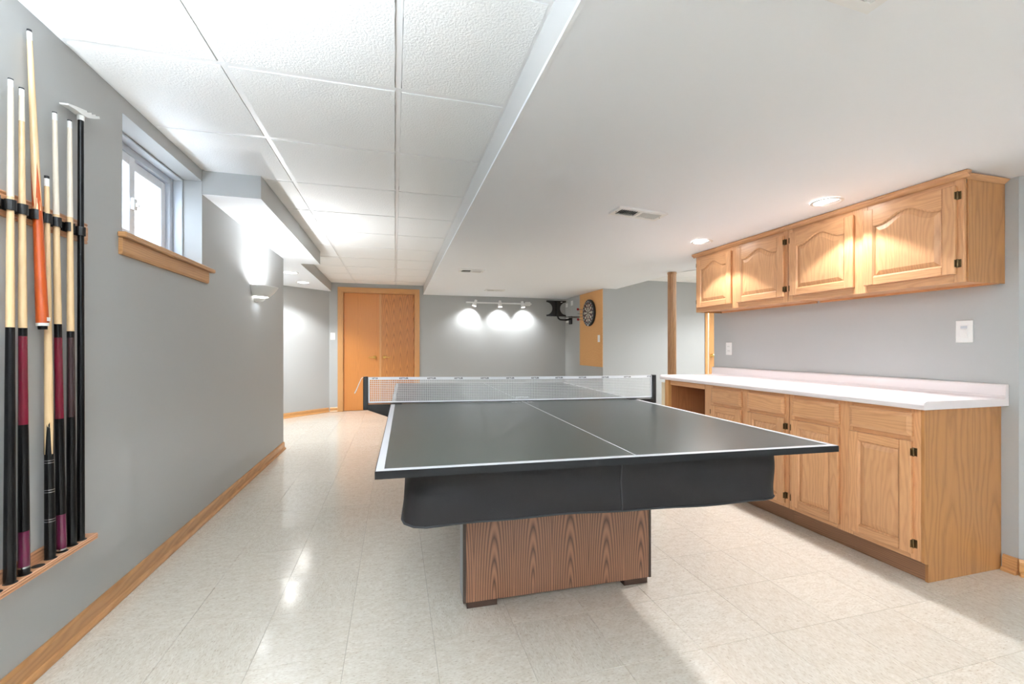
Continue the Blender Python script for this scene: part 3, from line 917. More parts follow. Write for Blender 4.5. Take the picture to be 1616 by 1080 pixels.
# lettering on the tape
lm = text_mesh('KETTLER', .0125, M['print'], offset=.0005)
for k in range(12):
    x = NX0 + .05 + (NX1 - NX0 - .085) * k / 11
    t = (x - NX0) / (NX1 - NX0)
    o = link('lettering', lm, nt)
    o.location = (x, NYc - .0028, NZ0(x) + NH - .008 - .004 * math.sin(PI * t)); o.rotation_euler = (PI / 2, 0, 0); o.scale = (1.0 if k not in (0, 11) else .6, .85, 1)
me = text_mesh('KETTLER', .016, M['tape'], offset=.0005)
o = link('lettering', me, nt); o.location = (TW / 2, NYc - .0026, NZ0(TW / 2) + .020); o.rotation_euler = (PI / 2, 0, 0); o.scale = (1.3, .8, 1)
for s, x0 in ((-1, NX0), (1, NX1)):
    z = NZ0(x0)
    part('net_post', MB().box((x0 - .013, NYc - .014, z - .032), (x0 + .013, NYc + .014, z + NH + .003), .003), M['black'], nt, local=True)
    xi = 0 if s < 0 else TW
    br = MB()
    za, zb_ = tz(xi, HY) - .0215, z - .003
    xo = x0 - s * .012
    br.prism([(xo, z - .032), (xo, z - .004), (xi + s * .002, z - .004), (xi + s * .002, za - .03), (xi - s * .04, za - .034), (xi - s * .04, za - .052), (xi + s * .01, za - .05)], 'y', NYc - .02, NYc + .02)
    part('clamp_bracket', br, M['blackmetal'], nt, local=True)
    part('clamp_plate', slab(*sorted((xi + s * .002, xi - s * .06)), HY - .035, HY + .01, .0035, .0012), M['blackmetal'], nt, local=True)
x0 = NX0 - .012; z = NZ0(NX0) + NH
part('tension_cord', MB().tube([(x0 + .01, NYc - .01, z + .003), (x0 - .008, NYc - .012, z - .004), (x0 - .022, NYc - .014, z - .035), (x0 - .036, NYc - .014, z - .070), (x0 - .045, NYc - .014, z - .088)], [.0015, .002, .0022, .0025, .003], 6), M['net'], nt, local=True)

# ---------------------------------------------------------------- pool table under its fitted cover
pt = thing('pool_table', 'pool table on wood grain pedestals under a hanging charcoal vinyl cover', 'table', (0.724, 2.49, 0), RT)
# local frame: x across (centre 0), y along; front of the skirt at y = -1.23
HW, HL = .668, 1.222
def loop(z, out, n=160, rad=.085):
    pts = []
    seg = []
    # rounded rectangle by angle-marching along the perimeter
    w, l = HW + out, HL + out
    r = rad + max(0, out)
    corners = [(w - r, -l + r, -PI / 2), (w - r, l - r, 0), (-w + r, l - r, PI / 2), (-w + r, -l + r, PI)]
    for cx, cy, a0 in corners:
        for k in range(9):
            a = a0 + PI / 2 * k / 8
            seg.append((cx + r * math.cos(a), cy + r * math.sin(a)))
    # resample uniformly
    L = [0]
    m = len(seg)
    for i in range(m): L.append(L[-1] + math.dist(seg[i], seg[(i + 1) % m]))
    for k in range(n):
        t = L[-1] * k / n
        i = max(q for q in range(m) if L[q] <= t)
        f = (t - L[i]) / max(1e-9, L[i + 1] - L[i])
        a, b = seg[i], seg[(i + 1) % m]
        pts.append((a[0] + (b[0] - a[0]) * f, a[1] + (b[1] - a[1]) * f, z))
    return pts
NS, NR = 200, 10
sk = MB(); vv = []
for q in range(NR + 1):
    f = q / NR
    for k, (x, y, _) in enumerate(loop(0, 0, NS)):
        zb = .560 - .016 * (x / HW)
        z = .722 + (zb - .722) * f
        ang = math.atan2(y, x)
        # drape: soft ripples and a flare where the left front corner kicks out
        rip = .006 * math.sin(9 * ang + 1.3) + .004 * math.sin(23 * ang) * f
        corner = math.exp(-((x + HW) ** 2 + (y + HL) ** 2) / .02)
        rip += corner * (.035 * (f - .45) if f > .45 else -.02 * math.sin(PI * f / .45))
        d_ = Vector((x, y)).normalized()
        # diagonal tension folds from the corners
        rip += .006 * math.exp(-((y + HL) ** 2) / .003) * math.sin(PI * f) * math.sin(14 * (x - .3 * f))
        vv.append((x + d_.x * rip * (1 if abs(x) > HW - .1 else 0.3), y + (d_.y * rip if abs(y) < HL - .1 else math.copysign(1, y) * rip), z))
sk.add(vv, [(q * NS + k, q * NS + (k + 1) % NS, (q + 1) * NS + (k + 1) % NS, (q + 1) * NS + k) for q in range(NR) for k in range(NS)], True)
# top sheet
sk.add(vv[:NS], [list(range(NS))])
part('table_cover', sk, M['cover'], pt, local=True)
hem = MB(); hv = []
for k in range(NS):
    x, y, z = vv[NR * NS + k]
    hv.append((x, y, z))
hem.tube(hv + [hv[0]], .0035, 6, caps=False)
part('cover_hem', hem, M['seam'], pt, local=True)
sv = []
for q in range(NR + 1):
    row = vv[q * NS:(q + 1) * NS]
    p_ = min((r for r in row if r[1] < 0), key=lambda r: abs(r[0] - .012))
    sv.append((.012, p_[1] - .001, p_[2]))
part('cover_seam', MB().tube(sv, .003, 6), M['seam'], pt, local=True)
part('table_bed', MB().box((-HW + .06, -HL + .06, .60), (HW - .06, HL - .06, .718)), M['footwood'], pt, local=True)
for yc in (-.708, .708):
    s = -1 if yc < 0 else 1
    y0_, y1_ = (yc - .0, yc + .115) if s < 0 else (yc - .115, yc)
    a = -.436; b = .436
    pd = part('pedestal', MB().box((a + .012, y0_, .028), (b - .012, y1_, .60)), M['pedestal'], pt, local=True, label='brown wood grain slab pedestal')
    for x0, x1 in ((a, a + .012), (b - .012, b)):
        part('edge_trim', MB().box((x0, y0_ - .002, .027), (x1, y0_ + .02, .60), .001), M['darktrim'], pd, local=True)
        part('side_facing', MB().box((x0 + .001, y0_ + .02, .028), (x1 - .001, y1_, .60)), M['greyside'], pd, local=True)
    for x0, x1 in ((a + .016, a + .145), (b - .135, b - .016)):
        part('foot_block', MB().box((x0, y0_ + .004, .0005), (x1, y1_ - .01, .0265), .001), M['footwood'], pd, local=True)

# ---------------------------------------------------------------- cue rail, shelf and cues
CX = XL + .0235
cue_ys = [1.680, 1.733, 1.787, 1.841, 1.893, 1.943, 1.989]
rl = thing('cue_rail', 'oak rail with black cue clips on the grey wall left of the window', 'rack', (XL, 1.7, 1.53))
part('rail_board', MB().prism([(XL, 1.490), (XL + .008, 1.490), (XL + .011, 1.495), (XL + .008, 1.500), (XL + .011, 1.506), (XL + .011, 1.552), (XL + .008, 1.558), (XL + .011, 1.564), (XL + .008, 1.569), (XL, 1.569)], 'y', .4, 2.052), M['rack_y'], rl)
clips = [(1.626, CX, .0105, 1), (1.677, CX + .0038, .0105, 1), (1.7205, CX + .0038, .0105, 1), (1.781, XL + .0277, .0150, 0),
         (1.8205, CX + .0044, .0095, 1), (1.863, CX + .0038, .0105, 1), (1.929, CX + .0038, .0105, 0), (1.986, CX + .0022, .0112, 1)]
for y, cx, ri, ring in clips:
    mb = MB()
    # spring clip: a ring round the shaft, some open toward the room
    n = 18; ro = ri + .003
    g = 4 if ring else 50
    a0, a1 = math.radians(g), math.radians(360 - g)
    prof = [(cx + ro * math.cos(a0 + (a1 - a0) * i / n), y + ro * math.sin(a0 + (a1 - a0) * i / n)) for i in range(n + 1)]
    prof += [(cx + ri * math.cos(a1 - (a1 - a0) * i / n), y + ri * math.sin(a1 - (a1 - a0) * i / n)) for i in range(n + 1)]
    mb.prism(prof, 'z', 1.508, 1.540)
    mb.box((XL + .0112, y - .019, 1.508), (XL + .0135, y + .019, 1.540))
    part('cue_clip', mb, M['black'], rl)
SZ = .371
sh = thing('cue_shelf', 'oak cue shelf with round butt holes low on the grey wall', 'shelf', (XL, 1.7, SZ))
SXF = XL + .0445
prof = [(XL, SZ - .022), (SXF - .004, SZ - .022), (SXF, SZ - .019), (SXF - .003, SZ - .014), (SXF + .0005, SZ - .010), (SXF - .002, SZ - .006), (SXF - .001, SZ - .002), (SXF - .004, SZ), (XL, SZ)]
part('shelf_board', MB().prism(prof, 'y', .4, 2.051), M['rack_y'], sh)
part('back_ledge', MB().prism([(XL, SZ), (XL + .006, SZ), (XL + .006, SZ + .026), (XL + .004, SZ + .031), (XL + .006, SZ + .036), (XL + .003, SZ + .042), (XL, SZ + .042)], 'y', .4, 1.86), M['rack_y'], sh)
for y in [1.626] + cue_ys:
    part('butt_hole', MB().lathe([(.0165, 0), (.0165, .0006)], (CX + .0015, y, SZ + .0002), n=22), M['dark'], sh)

def cue(label, y, segs, tip_y=None, tipx=None, z0=SZ + .0015):
    """segs: (z_top, radius_at_top, material, part name); starts at the butt"""
    o = thing('pool_cue', label, 'cue', (CX, y, z0), group='pool cues in the wall rack')
    ztop = segs[-1][0]
    bx = CX + .0
    ty = y if tip_y is None else tip_y
    tx = CX + .005 if tipx is None else tipx
    def at(z):
        t = (z - z0) / (ztop - z0)
        return (bx + (tx - bx) * t, y + (ty - y) * t, z)
    zp, rp = z0, .0140
    for z1, r1, mat, nm in segs:
        k = 6 if z1 - zp > .1 else 2
        pts = [at(zp + (z1 - zp) * i / k) for i in range(k + 1)]
        rad = [rp + (r1 - rp) * i / k for i in range(k + 1)]
        part(nm, MB().tube(pts, rad, 16), M[mat], o)
        zp, rp = z1, r1
    return o
R = lambda z, zt: .0145 + (.0064 - .0145) * (z - SZ) / (zt - SZ)
def std(zt, stops):
    return [(z, R(z, zt), m, n) for z, m, n in stops]
cue('plain black butted cue, first from the left in the rack', cue_ys[0], std(1.909, [(.392, 'cueblack', 'bumper'), (1.152, 'cueblack', 'butt'), (1.55, 'maple', 'shaft'), (1.884, 'maple_pale', 'shaft_top'), (1.905, 'ferrule', 'ferrule'), (1.909, 'print', 'tip')]), 1.676)
cue('maroon and black cue, second from the left beside the orange one', cue_ys[1], std(1.904, [(.393, 'cueblack', 'bumper'), (.398, 'silver', 'ring'), (.510, 'cueplum', 'butt_sleeve'), (.847, 'cueblack', 'wrap'), (1.126, 'cuemaroon', 'forearm'), (1.152, 'cueblack', 'joint_collar'), (1.80, 'maple', 'shaft'), (1.878, 'maple_pale', 'shaft_top'), (1.900, 'ferrule', 'ferrule'), (1.904, 'print', 'tip')]), 1.716)
# short cue with wood points
c4 = cue('short maple cue with a black pointed butt in the rack', cue_ys[3], std(1.667, [(.395, 'cueblack', 'bumper'), (.729, 'cueblack', 'butt'), (1.632, 'maple', 'shaft'), (1.658, 'ferrule', 'ferrule'), (1.667, 'print', 'tip')]), 1.818)
mb = MB()
for q in range(4):
    a = q * PI / 2 + .4
    r0 = R(.77, 1.667) + .0004; n = 6; w_ = .62
    base_v = []
    for i in range(n + 1):
        t = i / n
        z = .729 + .205 * t
        half = w_ * (1 - t) + .01
        rr = R(z, 1.667) + .0005
        for k in (-1, 0, 1):
            base_v.append((CX + .0018 + rr * math.cos(a + k * half), cue_ys[3] - .0075 + rr * math.sin(a + k * half), z))
    mb.add(base_v, [(3 * i + k, 3 * i + k + 1, 3 * i + 4 + k, 3 * i + 3 + k) for i in range(n) for k in range(2)], True)
part('black_point', mb, M['cueblack'], c4)
rg = MB()
for z in (.70, .708, .60, .608, .50, .508):
    rg.lathe([(R(z, 1.667) + .0005, -.0011), (R(z, 1.667) + .0005, .0011)], (CX + .001, cue_ys[3] - .023 * (z - SZ) / 1.29, z), n=16)
part('inlay_ring', rg, M['silver'], c4)
cue('maroon sleeved cue right of the short pointed cue', cue_ys[4], std(1.900, [(.378, 'cueblack', 'bumper'), (.384, 'silver', 'ring'), (.505, 'cueplum', 'butt_sleeve'), (.842, 'cueblack', 'wrap'), (1.125, 'cuemaroon', 'forearm'), (1.172, 'cueblack', 'joint_collar'), (1.55, 'maple', 'shaft'), (1.872, 'maple_pale', 'shaft_top'), (1.896, 'ferrule', 'ferrule'), (1.900, 'print', 'tip')]), 1.853)
cue('dark brown and black cue beside the black bridge stick', cue_ys[5], std(1.908, [(.395, 'cueblack', 'bumper'), (.839, 'cueblack', 'butt'), (1.126, 'cuebrown', 'forearm'), (1.149, 'cueblack', 'joint_collar'), (1.56, 'maple', 'shaft'), (1.88, 'maple_pale', 'shaft_top'), (1.904, 'ferrule', 'ferrule'), (1.908, 'print', 'tip')]), 1.924)
# orange cue held by its clip, leaning
oc = thing('pool_cue', 'orange cue with a pale pointed shaft, hanging clear of the shelf', 'cue', (XL + .03, 1.78, 1.148), group='pool cues in the wall rack')
b0 = Vector((XL + .036, 1.789, 1.150)); b1 = Vector((XL + .014, 1.768, 2.121))
def seg(t0, t1, r0, r1, mat, nm, k=4):
    part(nm, MB().tube([b0 + (b1 - b0) * (t0 + (t1 - t0) * i / k) for i in range(k + 1)], [r0 + (r1 - r0) * i / k for i in range(k + 1)], 18), M[mat], oc)
seg(0, .012, .0115, .0120, 'cueblack', 'bumper'); seg(.012, .022, .0155, .0158, 'ferrule', 'butt_cap'); seg(.022, .40, .0158, .0118, 'cueorange', 'butt'); seg(.40, .965, .0118, .0066, 'maple', 'shaft'); seg(.965, .992, .0066, .0064, 'ferrule', 'ferrule'); seg(.992, 1.0, .0064, .0060, 'print', 'tip')
mb = MB()
for q in range(4):
    a = q * PI / 2 + .9; n = 6; bv = []
    for i in range(n + 1):
        t = .40 + .16 * i / n
        c = b0 + (b1 - b0) * t; rr = .0118 - (.0118 - .0066) * (t - .40) / .565 + .0004
        for k in (-1, 0, 1):
            hh = .7 * (1 - i / n) + .01
            bv.append((c.x + rr * math.cos(a + k * hh), c.y + rr * math.sin(a + k * hh), c.z))
    mb.add(bv, [(3 * i + k, 3 * i + k + 1, 3 * i + 4 + k, 3 * i + 3 + k) for i in range(n) for k in range(2)], True)
part('orange_point', mb, M['cueorange'], oc)
part('size_label', MB().box((b0.x + .0145, b0.y - .006, 1.178), (b0.x + .0165, b0.y + .006, 1.190)), M['ferrule'], oc)
# bridge stick
br = thing('bridge_stick', 'black bridge stick with a white notched head, right end of the rack', 'bridge stick', (CX, cue_ys[6], SZ + .0015))
part('stick', MB().tube([(CX, cue_ys[6], SZ + .0015), (CX + .001, cue_ys[6], .9), (CX + .003, cue_ys[6] - .004, 1.945)], [.0125, .0105, .0085], 16), M['cueblack'], br)
hx, hy, hz = CX + .003, cue_ys[6] - .004, 1.945
part('head_socket', MB().lathe([(.0105, -.008), (.0105, .022), (.008, .03)], (hx, hy, hz), n=14), M['ferrule'], br)
out = [(-.086, -.010), (-.05, .000), (-.02, .007), (.010, .014), (.013, .009), (.036, .020), (.039, .014), (.059, .025), (.062, .018), (.082, .030), (.086, .022), (.050, .004), (.014, -.010), (-.014, -.012), (-.05, -.012), (-.085, -.016)]
mb = MB().prism([(hy + a, hz + .022 + b) for a, b in out], 'x', hx - .013, hx + .013)
part('bridge_head', mb, M['ferrule'], br, label='white notched bridge head')

# ---------------------------------------------------------------- wall sconce
SYc, SR = 4.20, .170
sc = thing('wall_sconce', 'white half bowl sconce glowing on the grey wall past the window', 'lamp', (XL, SYc, 1.55))
def half(prof, nm, mat, n=28):
    mb = MB(); v = []
    for r, z in prof:
        for i in range(n + 1):
            a = -PI / 2 + PI * i / n
            v.append((XL + .001 + r * math.cos(a), SYc + r * math.sin(a), z))
    m = n + 1
    mb.add(v, [(k * m + i, k * m + i + 1, (k + 1) * m + i + 1, (k + 1) * m + i) for k in range(len(prof) - 1) for i in range(n)], True)
    return part(nm, mb, M[mat], sc)
half([(.158, 1.612), (.170, 1.615), (.166, 1.606), (.140, 1.568), (.112, 1.540), (.098, 1.527), (.092, 1.527), (.106, 1.545), (.134, 1.575), (.158, 1.612)], 'bowl', 'ceramic')
half([(.092, 1.5275), (.05, 1.524), (.0, 1.524)], 'lens', 'lit_slot')
half([(.070, 1.514), (.066, 1.504), (.05, 1.492), (.025, 1.486), (0, 1.485)], 'lower_cup', 'ceramic')
half([(.070, 1.514), (.060, 1.511), (0, 1.511)], 'cup_rim', 'ceramic')
part('back_plate', MB().box((XL + .0005, SYc - .05, 1.487), (XL + .006, SYc + .05, 1.60)), M['ceramic'], sc)
lamp('sconce_bulb', 'SPOT', (XL + .075, SYc, 1.605), E_SCONCE * 4, CLEAN, (PI, 0, 0), sc, spot_size=math.radians(172), spot_blend=.5, shadow_soft_size=.035)
lamp('sconce_down', 'SPOT', (XL + .06, SYc - .0, 1.508), 1.2, SOFT, (0, 0, 0), sc, spot_size=math.radians(165), spot_blend=.4, shadow_soft_size=.02)

# ---------------------------------------------------------------- recessed ceiling lights
def can(label, x, y, z, energy, r=.062, warm=WARM, spot=116, grp='recessed ceiling lights', blend=.10, aim=0.0, dy=0.0):
    o = thing('recessed_light', label, 'light', (x, y, z), group=grp)
    part('trim_ring', MB().lathe([(r + .018, -.0005), (r + .018, -.004), (r + .004, -.006), (r, -.003), (r, -.0005)], (x, y, z), n=36, caps=False), M['white'], o)
    part('lamp_face', MB().lathe([(0, -.0012), (r, -.0012), (r, -.0004)], (x, y, z), n=36, caps=False), M['lit'], o)
    lamp('downlight', 'SPOT', (x, y + dy, z - .012), energy, warm, (0, aim, 0), o, spot_size=math.radians(spot), spot_blend=blend, shadow_soft_size=.03)
    if aim:      # bright centre of the beam
        lamp('downlight_core', 'SPOT', (x, y + dy, z - .014), E_CORE * 4, warm, (0, math.radians(20), 0), o, spot_size=math.radians(84), spot_blend=.35, shadow_soft_size=.03)
    return o
can('lit recessed ceiling light in front of the near wall cabinet', 2.415, 1.95, zlow(2.415, 1.95), E_KITCHEN * 4, aim=math.radians(15), dy=-.05)
can('lit recessed ceiling light in front of the far wall cabinet', 2.372, 2.955, zlow(2.372, 2.955), E_KITCHEN * 4, aim=math.radians(15), dy=-.05)
can('lit recessed light in the left alcove, partly hidden by the wall end', -1.282, 6.07, 2.046, E_ALCOVE * 4, .075, CLEAN, 130, blend=.5)
can('lit recessed light in the left alcove, deeper toward the slanted wall', -1.295, 6.93, 2.046, E_ALCOVE * 4, .075, CLEAN, 130, blend=.5)

# fill panels added behind the camera (in the tile ceiling and the plaster ceiling)
def rear_fill_panel(label, x, y, z, sx, sy, e):
    o = thing('ceiling_fill_panel', label, 'light', (x, y, z), group='added fill panels behind the viewpoint')
    part('panel_frame', frame_flat(x, y, z, sx, sy), M['white'], o)
    part('diffuser', MB().box((x - sx / 2, y - sy / 2, z - .006), (x + sx / 2, y + sy / 2, z - .003)), emit('fill_panel_diffuser', (255, 250, 244), 3.0), o)
    lamp('panel_fill', 'AREA', (x, y, z - .01), e, SOFT, (0, 0, 0), o, shape='RECTANGLE', size=sx, size_y=sy)
def frame_flat(x, y, z, sx, sy):
    mb = MB(); b = .02
    for a in ((x - sx / 2 - b, y - sy / 2 - b, x + sx / 2 + b, y - sy / 2), (x - sx / 2 - b, y + sy / 2, x + sx / 2 + b, y + sy / 2 + b), (x - sx / 2 - b, y - sy / 2, x - sx / 2, y + sy / 2), (x + sx / 2, y - sy / 2, x + sx / 2 + b, y + sy / 2)):
        mb.box((a[0], a[1], z - .008), (a[2], a[3], z - .001))
    return mb
rear_fill_panel('added square fill panel behind the viewpoint over the left side', -.32, -1.1, ZC - .008, .58, 1.1, E_FILL_PANEL)
rear_fill_panel('added long fill panel behind the viewpoint over the right side', 1.9, -1.2, zlow(1.9, -1.2), 1.1, .58, E_FILL_PANEL)

# sconces and recessed lights added as fill in the unseen parts of the room
def fill_sconce(label, x, y, nx, ny, e):
    o = thing('wall_sconce', label, 'lamp', (x, y, 1.55), group='added fill sconces out of view')
    a0 = math.atan2(ny, nx)
    mb = MB(); v = []
    pr = [(.158, 1.612), (.170, 1.615), (.166, 1.606), (.140, 1.568), (.098, 1.527), (.05, 1.50), (0, 1.49)]
    for r, z in pr:
        for i in range(17):
            a = a0 - PI / 2 + PI * i / 16
            v.append((x + nx * .002 + r * math.cos(a), y + ny * .002 + r * math.sin(a), z))
    mb.add(v, [(k * 17 + i, k * 17 + i + 1, (k + 1) * 17 + i + 1, (k + 1) * 17 + i) for k in range(len(pr) - 1) for i in range(16)], True)
    part('bowl', mb, M['ceramic'], o)
    lamp('sconce_bulb', 'SPOT', (x + nx * .09, y + ny * .09, 1.62), e, SOFT, (PI, 0, 0), o, spot_size=math.radians(165), spot_blend=.6, shadow_soft_size=.06)
fill_sconce('added white fill sconce on the left wall behind the viewpoint', XL, .5, 1, 0, E_FILL_SCONCE * 4)
fill_sconce('added white fill sconce on the left wall near the rear corner', XL, -1.2, 1, 0, E_FILL_SCONCE * 4)
fill_sconce('added white fill sconce on the rear wall', 1.6, YREAR, 0, 1, E_FILL_SCONCE * 4.0)
fill_sconce('added white fill sconce on the right wall behind the viewpoint', 4.3, -1.4, -1, 0, E_FILL_SCONCE * 1.2)
fill_sconce('added white fill sconce in the right-hand bay, behind the kitchenette wall', 4.4, 3.43, 0, 1, E_FILL_SCONCE * 1.3)
fill_sconce('added white fill sconce in the left alcove, behind the wall end', -2.43, 5.9, 1, 0, E_FILL_SCONCE * 1.0)
can('added recessed fill light over the right-hand bay, nearer the post', 4.75, 4.75, ZC - .004, E_BAY_FILL * 4, .07, CLEAN, 150, blend=.6)
can('added recessed fill light over the right-hand bay, nearer the side door', 5.75, 5.2, ZC - .004, E_BAY_FILL * 4, .07, CLEAN, 150, blend=.6)

# ---------------------------------------------------------------- track light on the back wall
tk = thing('track_light', 'white track with three lit spotlights on the grey back wall', 'lamp', (1.88, YB, 1.92))
YT = YB - .04
part('track', MB().box((1.253, YB - .035, 1.906), (2.508, YB - .001, 1.932), .003), M['white'], tk)
part('feed_box', MB().box((2.385, YB - .055, 1.885), (2.480, YB - .001, 1.955), .004), M['white'], tk)
for hx, lean in ((1.405, -.09), (1.868, .0), (2.300, .05)):
    ax = Vector((lean * 4, -.10, -1)).normalized()
    top = Vector((hx - lean * .2, YB - .125, 1.955))
    hd = MB().lathe([(.022, 0), (.025, .01), (.025, .05), (.037, .075), (.041, .115), (.036, .117)], top, ax, 18, caps=False)
    hd.lathe([(0, 0), (.022, 0)], top, ax, 18, caps=False)
    ho = part('spot_head', hd, M['white'], tk)
    part('swivel_arm', MB().tube([(hx, YB - .034, 1.919), (hx, YB - .115, 1.925)], .008, 8), M['white'], ho)
    face = top + ax * .112
    part('spot_bulb', MB().lathe([(0, 0), (.035, 0)], face, ax, 18, caps=False), M['lit'], ho)
    l = lamp('track_spot', 'SPOT', face + ax * .012, E_TRACK * 4, CLEAN, (0, 0, 0), tk, spot_size=math.radians(112), spot_blend=.8, shadow_soft_size=.03)
    l.rotation_euler = Vector((0, 0, -1)).rotation_difference(Vector((lean * 3, .38, -1))).to_euler()

# ---------------------------------------------------------------- ceiling vents
def vent(label, x0, x1, y0, y1, z, nslat=9):
    cx, cy = (x0 + x1) / 2, (y0 + y1) / 2
    o = thing('ceiling_vent', label, 'vent', (cx, cy, z), group='white ceiling vents')
    b = .028
    def Z(x): return zlow(x, cy)
    f = MB()
    for (a0, a1, c0, c1) in ((x0, x1, y0, y0 + b), (x0, x1, y1 - b, y1), (x0, x0 + b, y0 + b, y1 - b), (x1 - b, x1, y0 + b, y1 - b), (cx - .008, cx + .008, y0 + b, y1 - b)):
        v = [(a0, c0, Z(a0) - .012), (a1, c0, Z(a1) - .012), (a1, c1, Z(a1) - .012), (a0, c1, Z(a0) - .012), (a0, c0, Z(a0) - .0005), (a1, c0, Z(a1) - .0005), (a1, c1, Z(a1) - .0005), (a0, c1, Z(a0) - .0005)]
        f.add(v, [(0, 3, 2, 1), (4, 5, 6, 7), (0, 1, 5, 4), (1, 2, 6, 5), (2, 3, 7, 6), (3, 0, 4, 7)])
    part('vent_frame', f, M['white'], o)
    part('duct_opening', MB().add([(x0 + b, y0 + b, Z(x0 + b) - .0007), (x1 - b, y0 + b, Z(x1 - b) - .0007), (x1 - b, y1 - b, Z(x1 - b) - .0007), (x0 + b, y1 - b, Z(x0 + b) - .0007)], [(0, 1, 2, 3)]), M['dark'], o)
    for h0, h1, tilt in ((x0 + b, cx - .008, 1), (cx + .008, x1 - b, -1)):
        for k in range(nslat):
            x = h0 + (h1 - h0) * (k + .5) / nslat
            w_ = (h1 - h0) / nslat * .36
            zz = Z(x)
            v = [(x - w_, y0 + b, zz - .001 - (.010 if tilt > 0 else 0)), (x + w_, y0 + b, zz - .001 - (.010 if tilt < 0 else 0)), (x + w_, y1 - b, zz - .001 - (.010 if tilt < 0 else 0)), (x - w_, y1 - b, zz - .001 - (.010 if tilt > 0 else 0))]
            v += [(p[0], p[1], p[2] - .0008) for p in v]
            part('vent_slat', MB().add(v, [(0, 1, 2, 3), (7, 6, 5, 4), (0, 4, 5, 1), (1, 5, 6, 2), (2, 6, 7, 3), (3, 7, 4, 0)]), M['white'], o)
    sc_ = MB()
    for x in (x0 + .014, x1 - .014): sc_.lathe([(.004, 0), (.003, -.0015), (0, -.002)], (x, cy, Z(x) - .0121), n=8, caps=False)
    part('screw', sc_, M['bronze'], o)
    return o
vent('white ceiling vent over the counter side of the table', 1.375, 1.725, 2.475, 2.625, zlow(1.55, 2.55))
vent('white ceiling vent near the drop edge, toward the back wall', .757, 1.055, 5.17, 5.36, ZL, 7)
vent('white ceiling vent just before the track light wall', 1.42, 1.735, 6.87, 7.03, ZL, 7)
vent('white ceiling vent cut by the upper frame edge', .875, 1.225, .72, .876, zlow(1.05, .8))

# ---------------------------------------------------------------- dart corner
cb = thing('cork_board', 'tan cork board panel behind the dartboard', 'board', (XCR, 6.76, .78))
part('cork_sheet', MB().box((XCR - .012, YF + .002, .777), (XCR - .0005, 7.195, 2.030)), M['cork'], cb)
DBX, DBY, DBZ = XCR - .0125, 6.775, 1.680
db = thing('dartboard', 'round black dartboard with red and cream segments on the cork board', 'dartboard', (DBX, DBY, DBZ))
RB = .226
part('board_body', MB().lathe([(RB - .004, 0), (RB, .006), (RB, .032), (RB - .012, .038), (RB - .04, .036), (.172, .034), (0, .034)], (DBX, DBY, DBZ), (-1, 0, 0), 60), M['black'], db)
fx = DBX - .0362
def wedge(mb, r0, r1, a0, a1, mi, x=fx, n=4):
    mb.mat = mi
    v = []
    for r in (r0, r1):
        for i in range(n + 1):
            a = a0 + (a1 - a0) * i / n
            v.append((x, DBY - r * math.sin(a), DBZ + r * math.cos(a)))
    mb.add(v, [(i, i + 1, n + 2 + i, n + 1 + i) for i in range(n)])
seg_ = MB(); ring_ = MB()
for k in range(20):
    a = 2 * PI * (k - .5) / 20 + .012; b = 2 * PI * (k + .5) / 20 - .012
    m = k % 2
    wedge(seg_, .020, .096, a, b, 0 if m == 0 else 1)
    wedge(seg_, .108, .150, a, b, 0 if m == 0 else 1)
    wedge(ring_, .098, .106, a, b, 0 if m == 0 else 1)
    wedge(ring_, .152, .162, a, b, 0 if m == 0 else 1)
part('segment_ring', seg_, [M['black'], M['creamplastic']], db)
part('scoring_ring', ring_, [M['red'], M['green']], db)
be = MB()
be.mat = 0; be.lathe([(0, .0002), (.008, .0002)], (fx, DBY, DBZ), (-1, 0, 0), 16, caps=False)
be.mat = 1; be.lathe([(.009, .0002), (.018, .0002)], (fx, DBY, DBZ), (-1, 0, 0), 16, caps=False)
part('bullseye', be, [M['red'], M['green']], db)
wire = MB()
for r in (.0185, .097, .107, .151, .163):
    wire.lathe([(r - .0012, .0006), (r + .0012, .0006)], (fx, DBY, DBZ), (-1, 0, 0), 48, caps=False)
part('wire_spider', wire, M['silver'], db)
nums = [20, 1, 18, 4, 13, 6, 10, 15, 2, 17, 3, 19, 7, 16, 8, 11, 14, 9, 12, 5]
for k, q in enumerate(nums):
    me = text_mesh(str(q), .036, M['white'], offset=.0008)
    o = link('number', me, db)
    a = 2 * PI * k / 20
    # glyph plane faces -x, turned to stand radially on the outer ring
    o.rotation_euler = Matrix(((0, 0, -1), (-math.cos(a), math.sin(a), 0), (math.sin(a) * -1, -math.cos(a) * -1, 0))).to_euler()
    o.location = (-.0385, -.188 * math.sin(a), .188 * math.cos(a))
part('maker_badge', MB().box((DBX - .0385, DBY - .016, DBZ - .222), (DBX - .0355, DBY + .016, DBZ - .197)), M['white'], db)
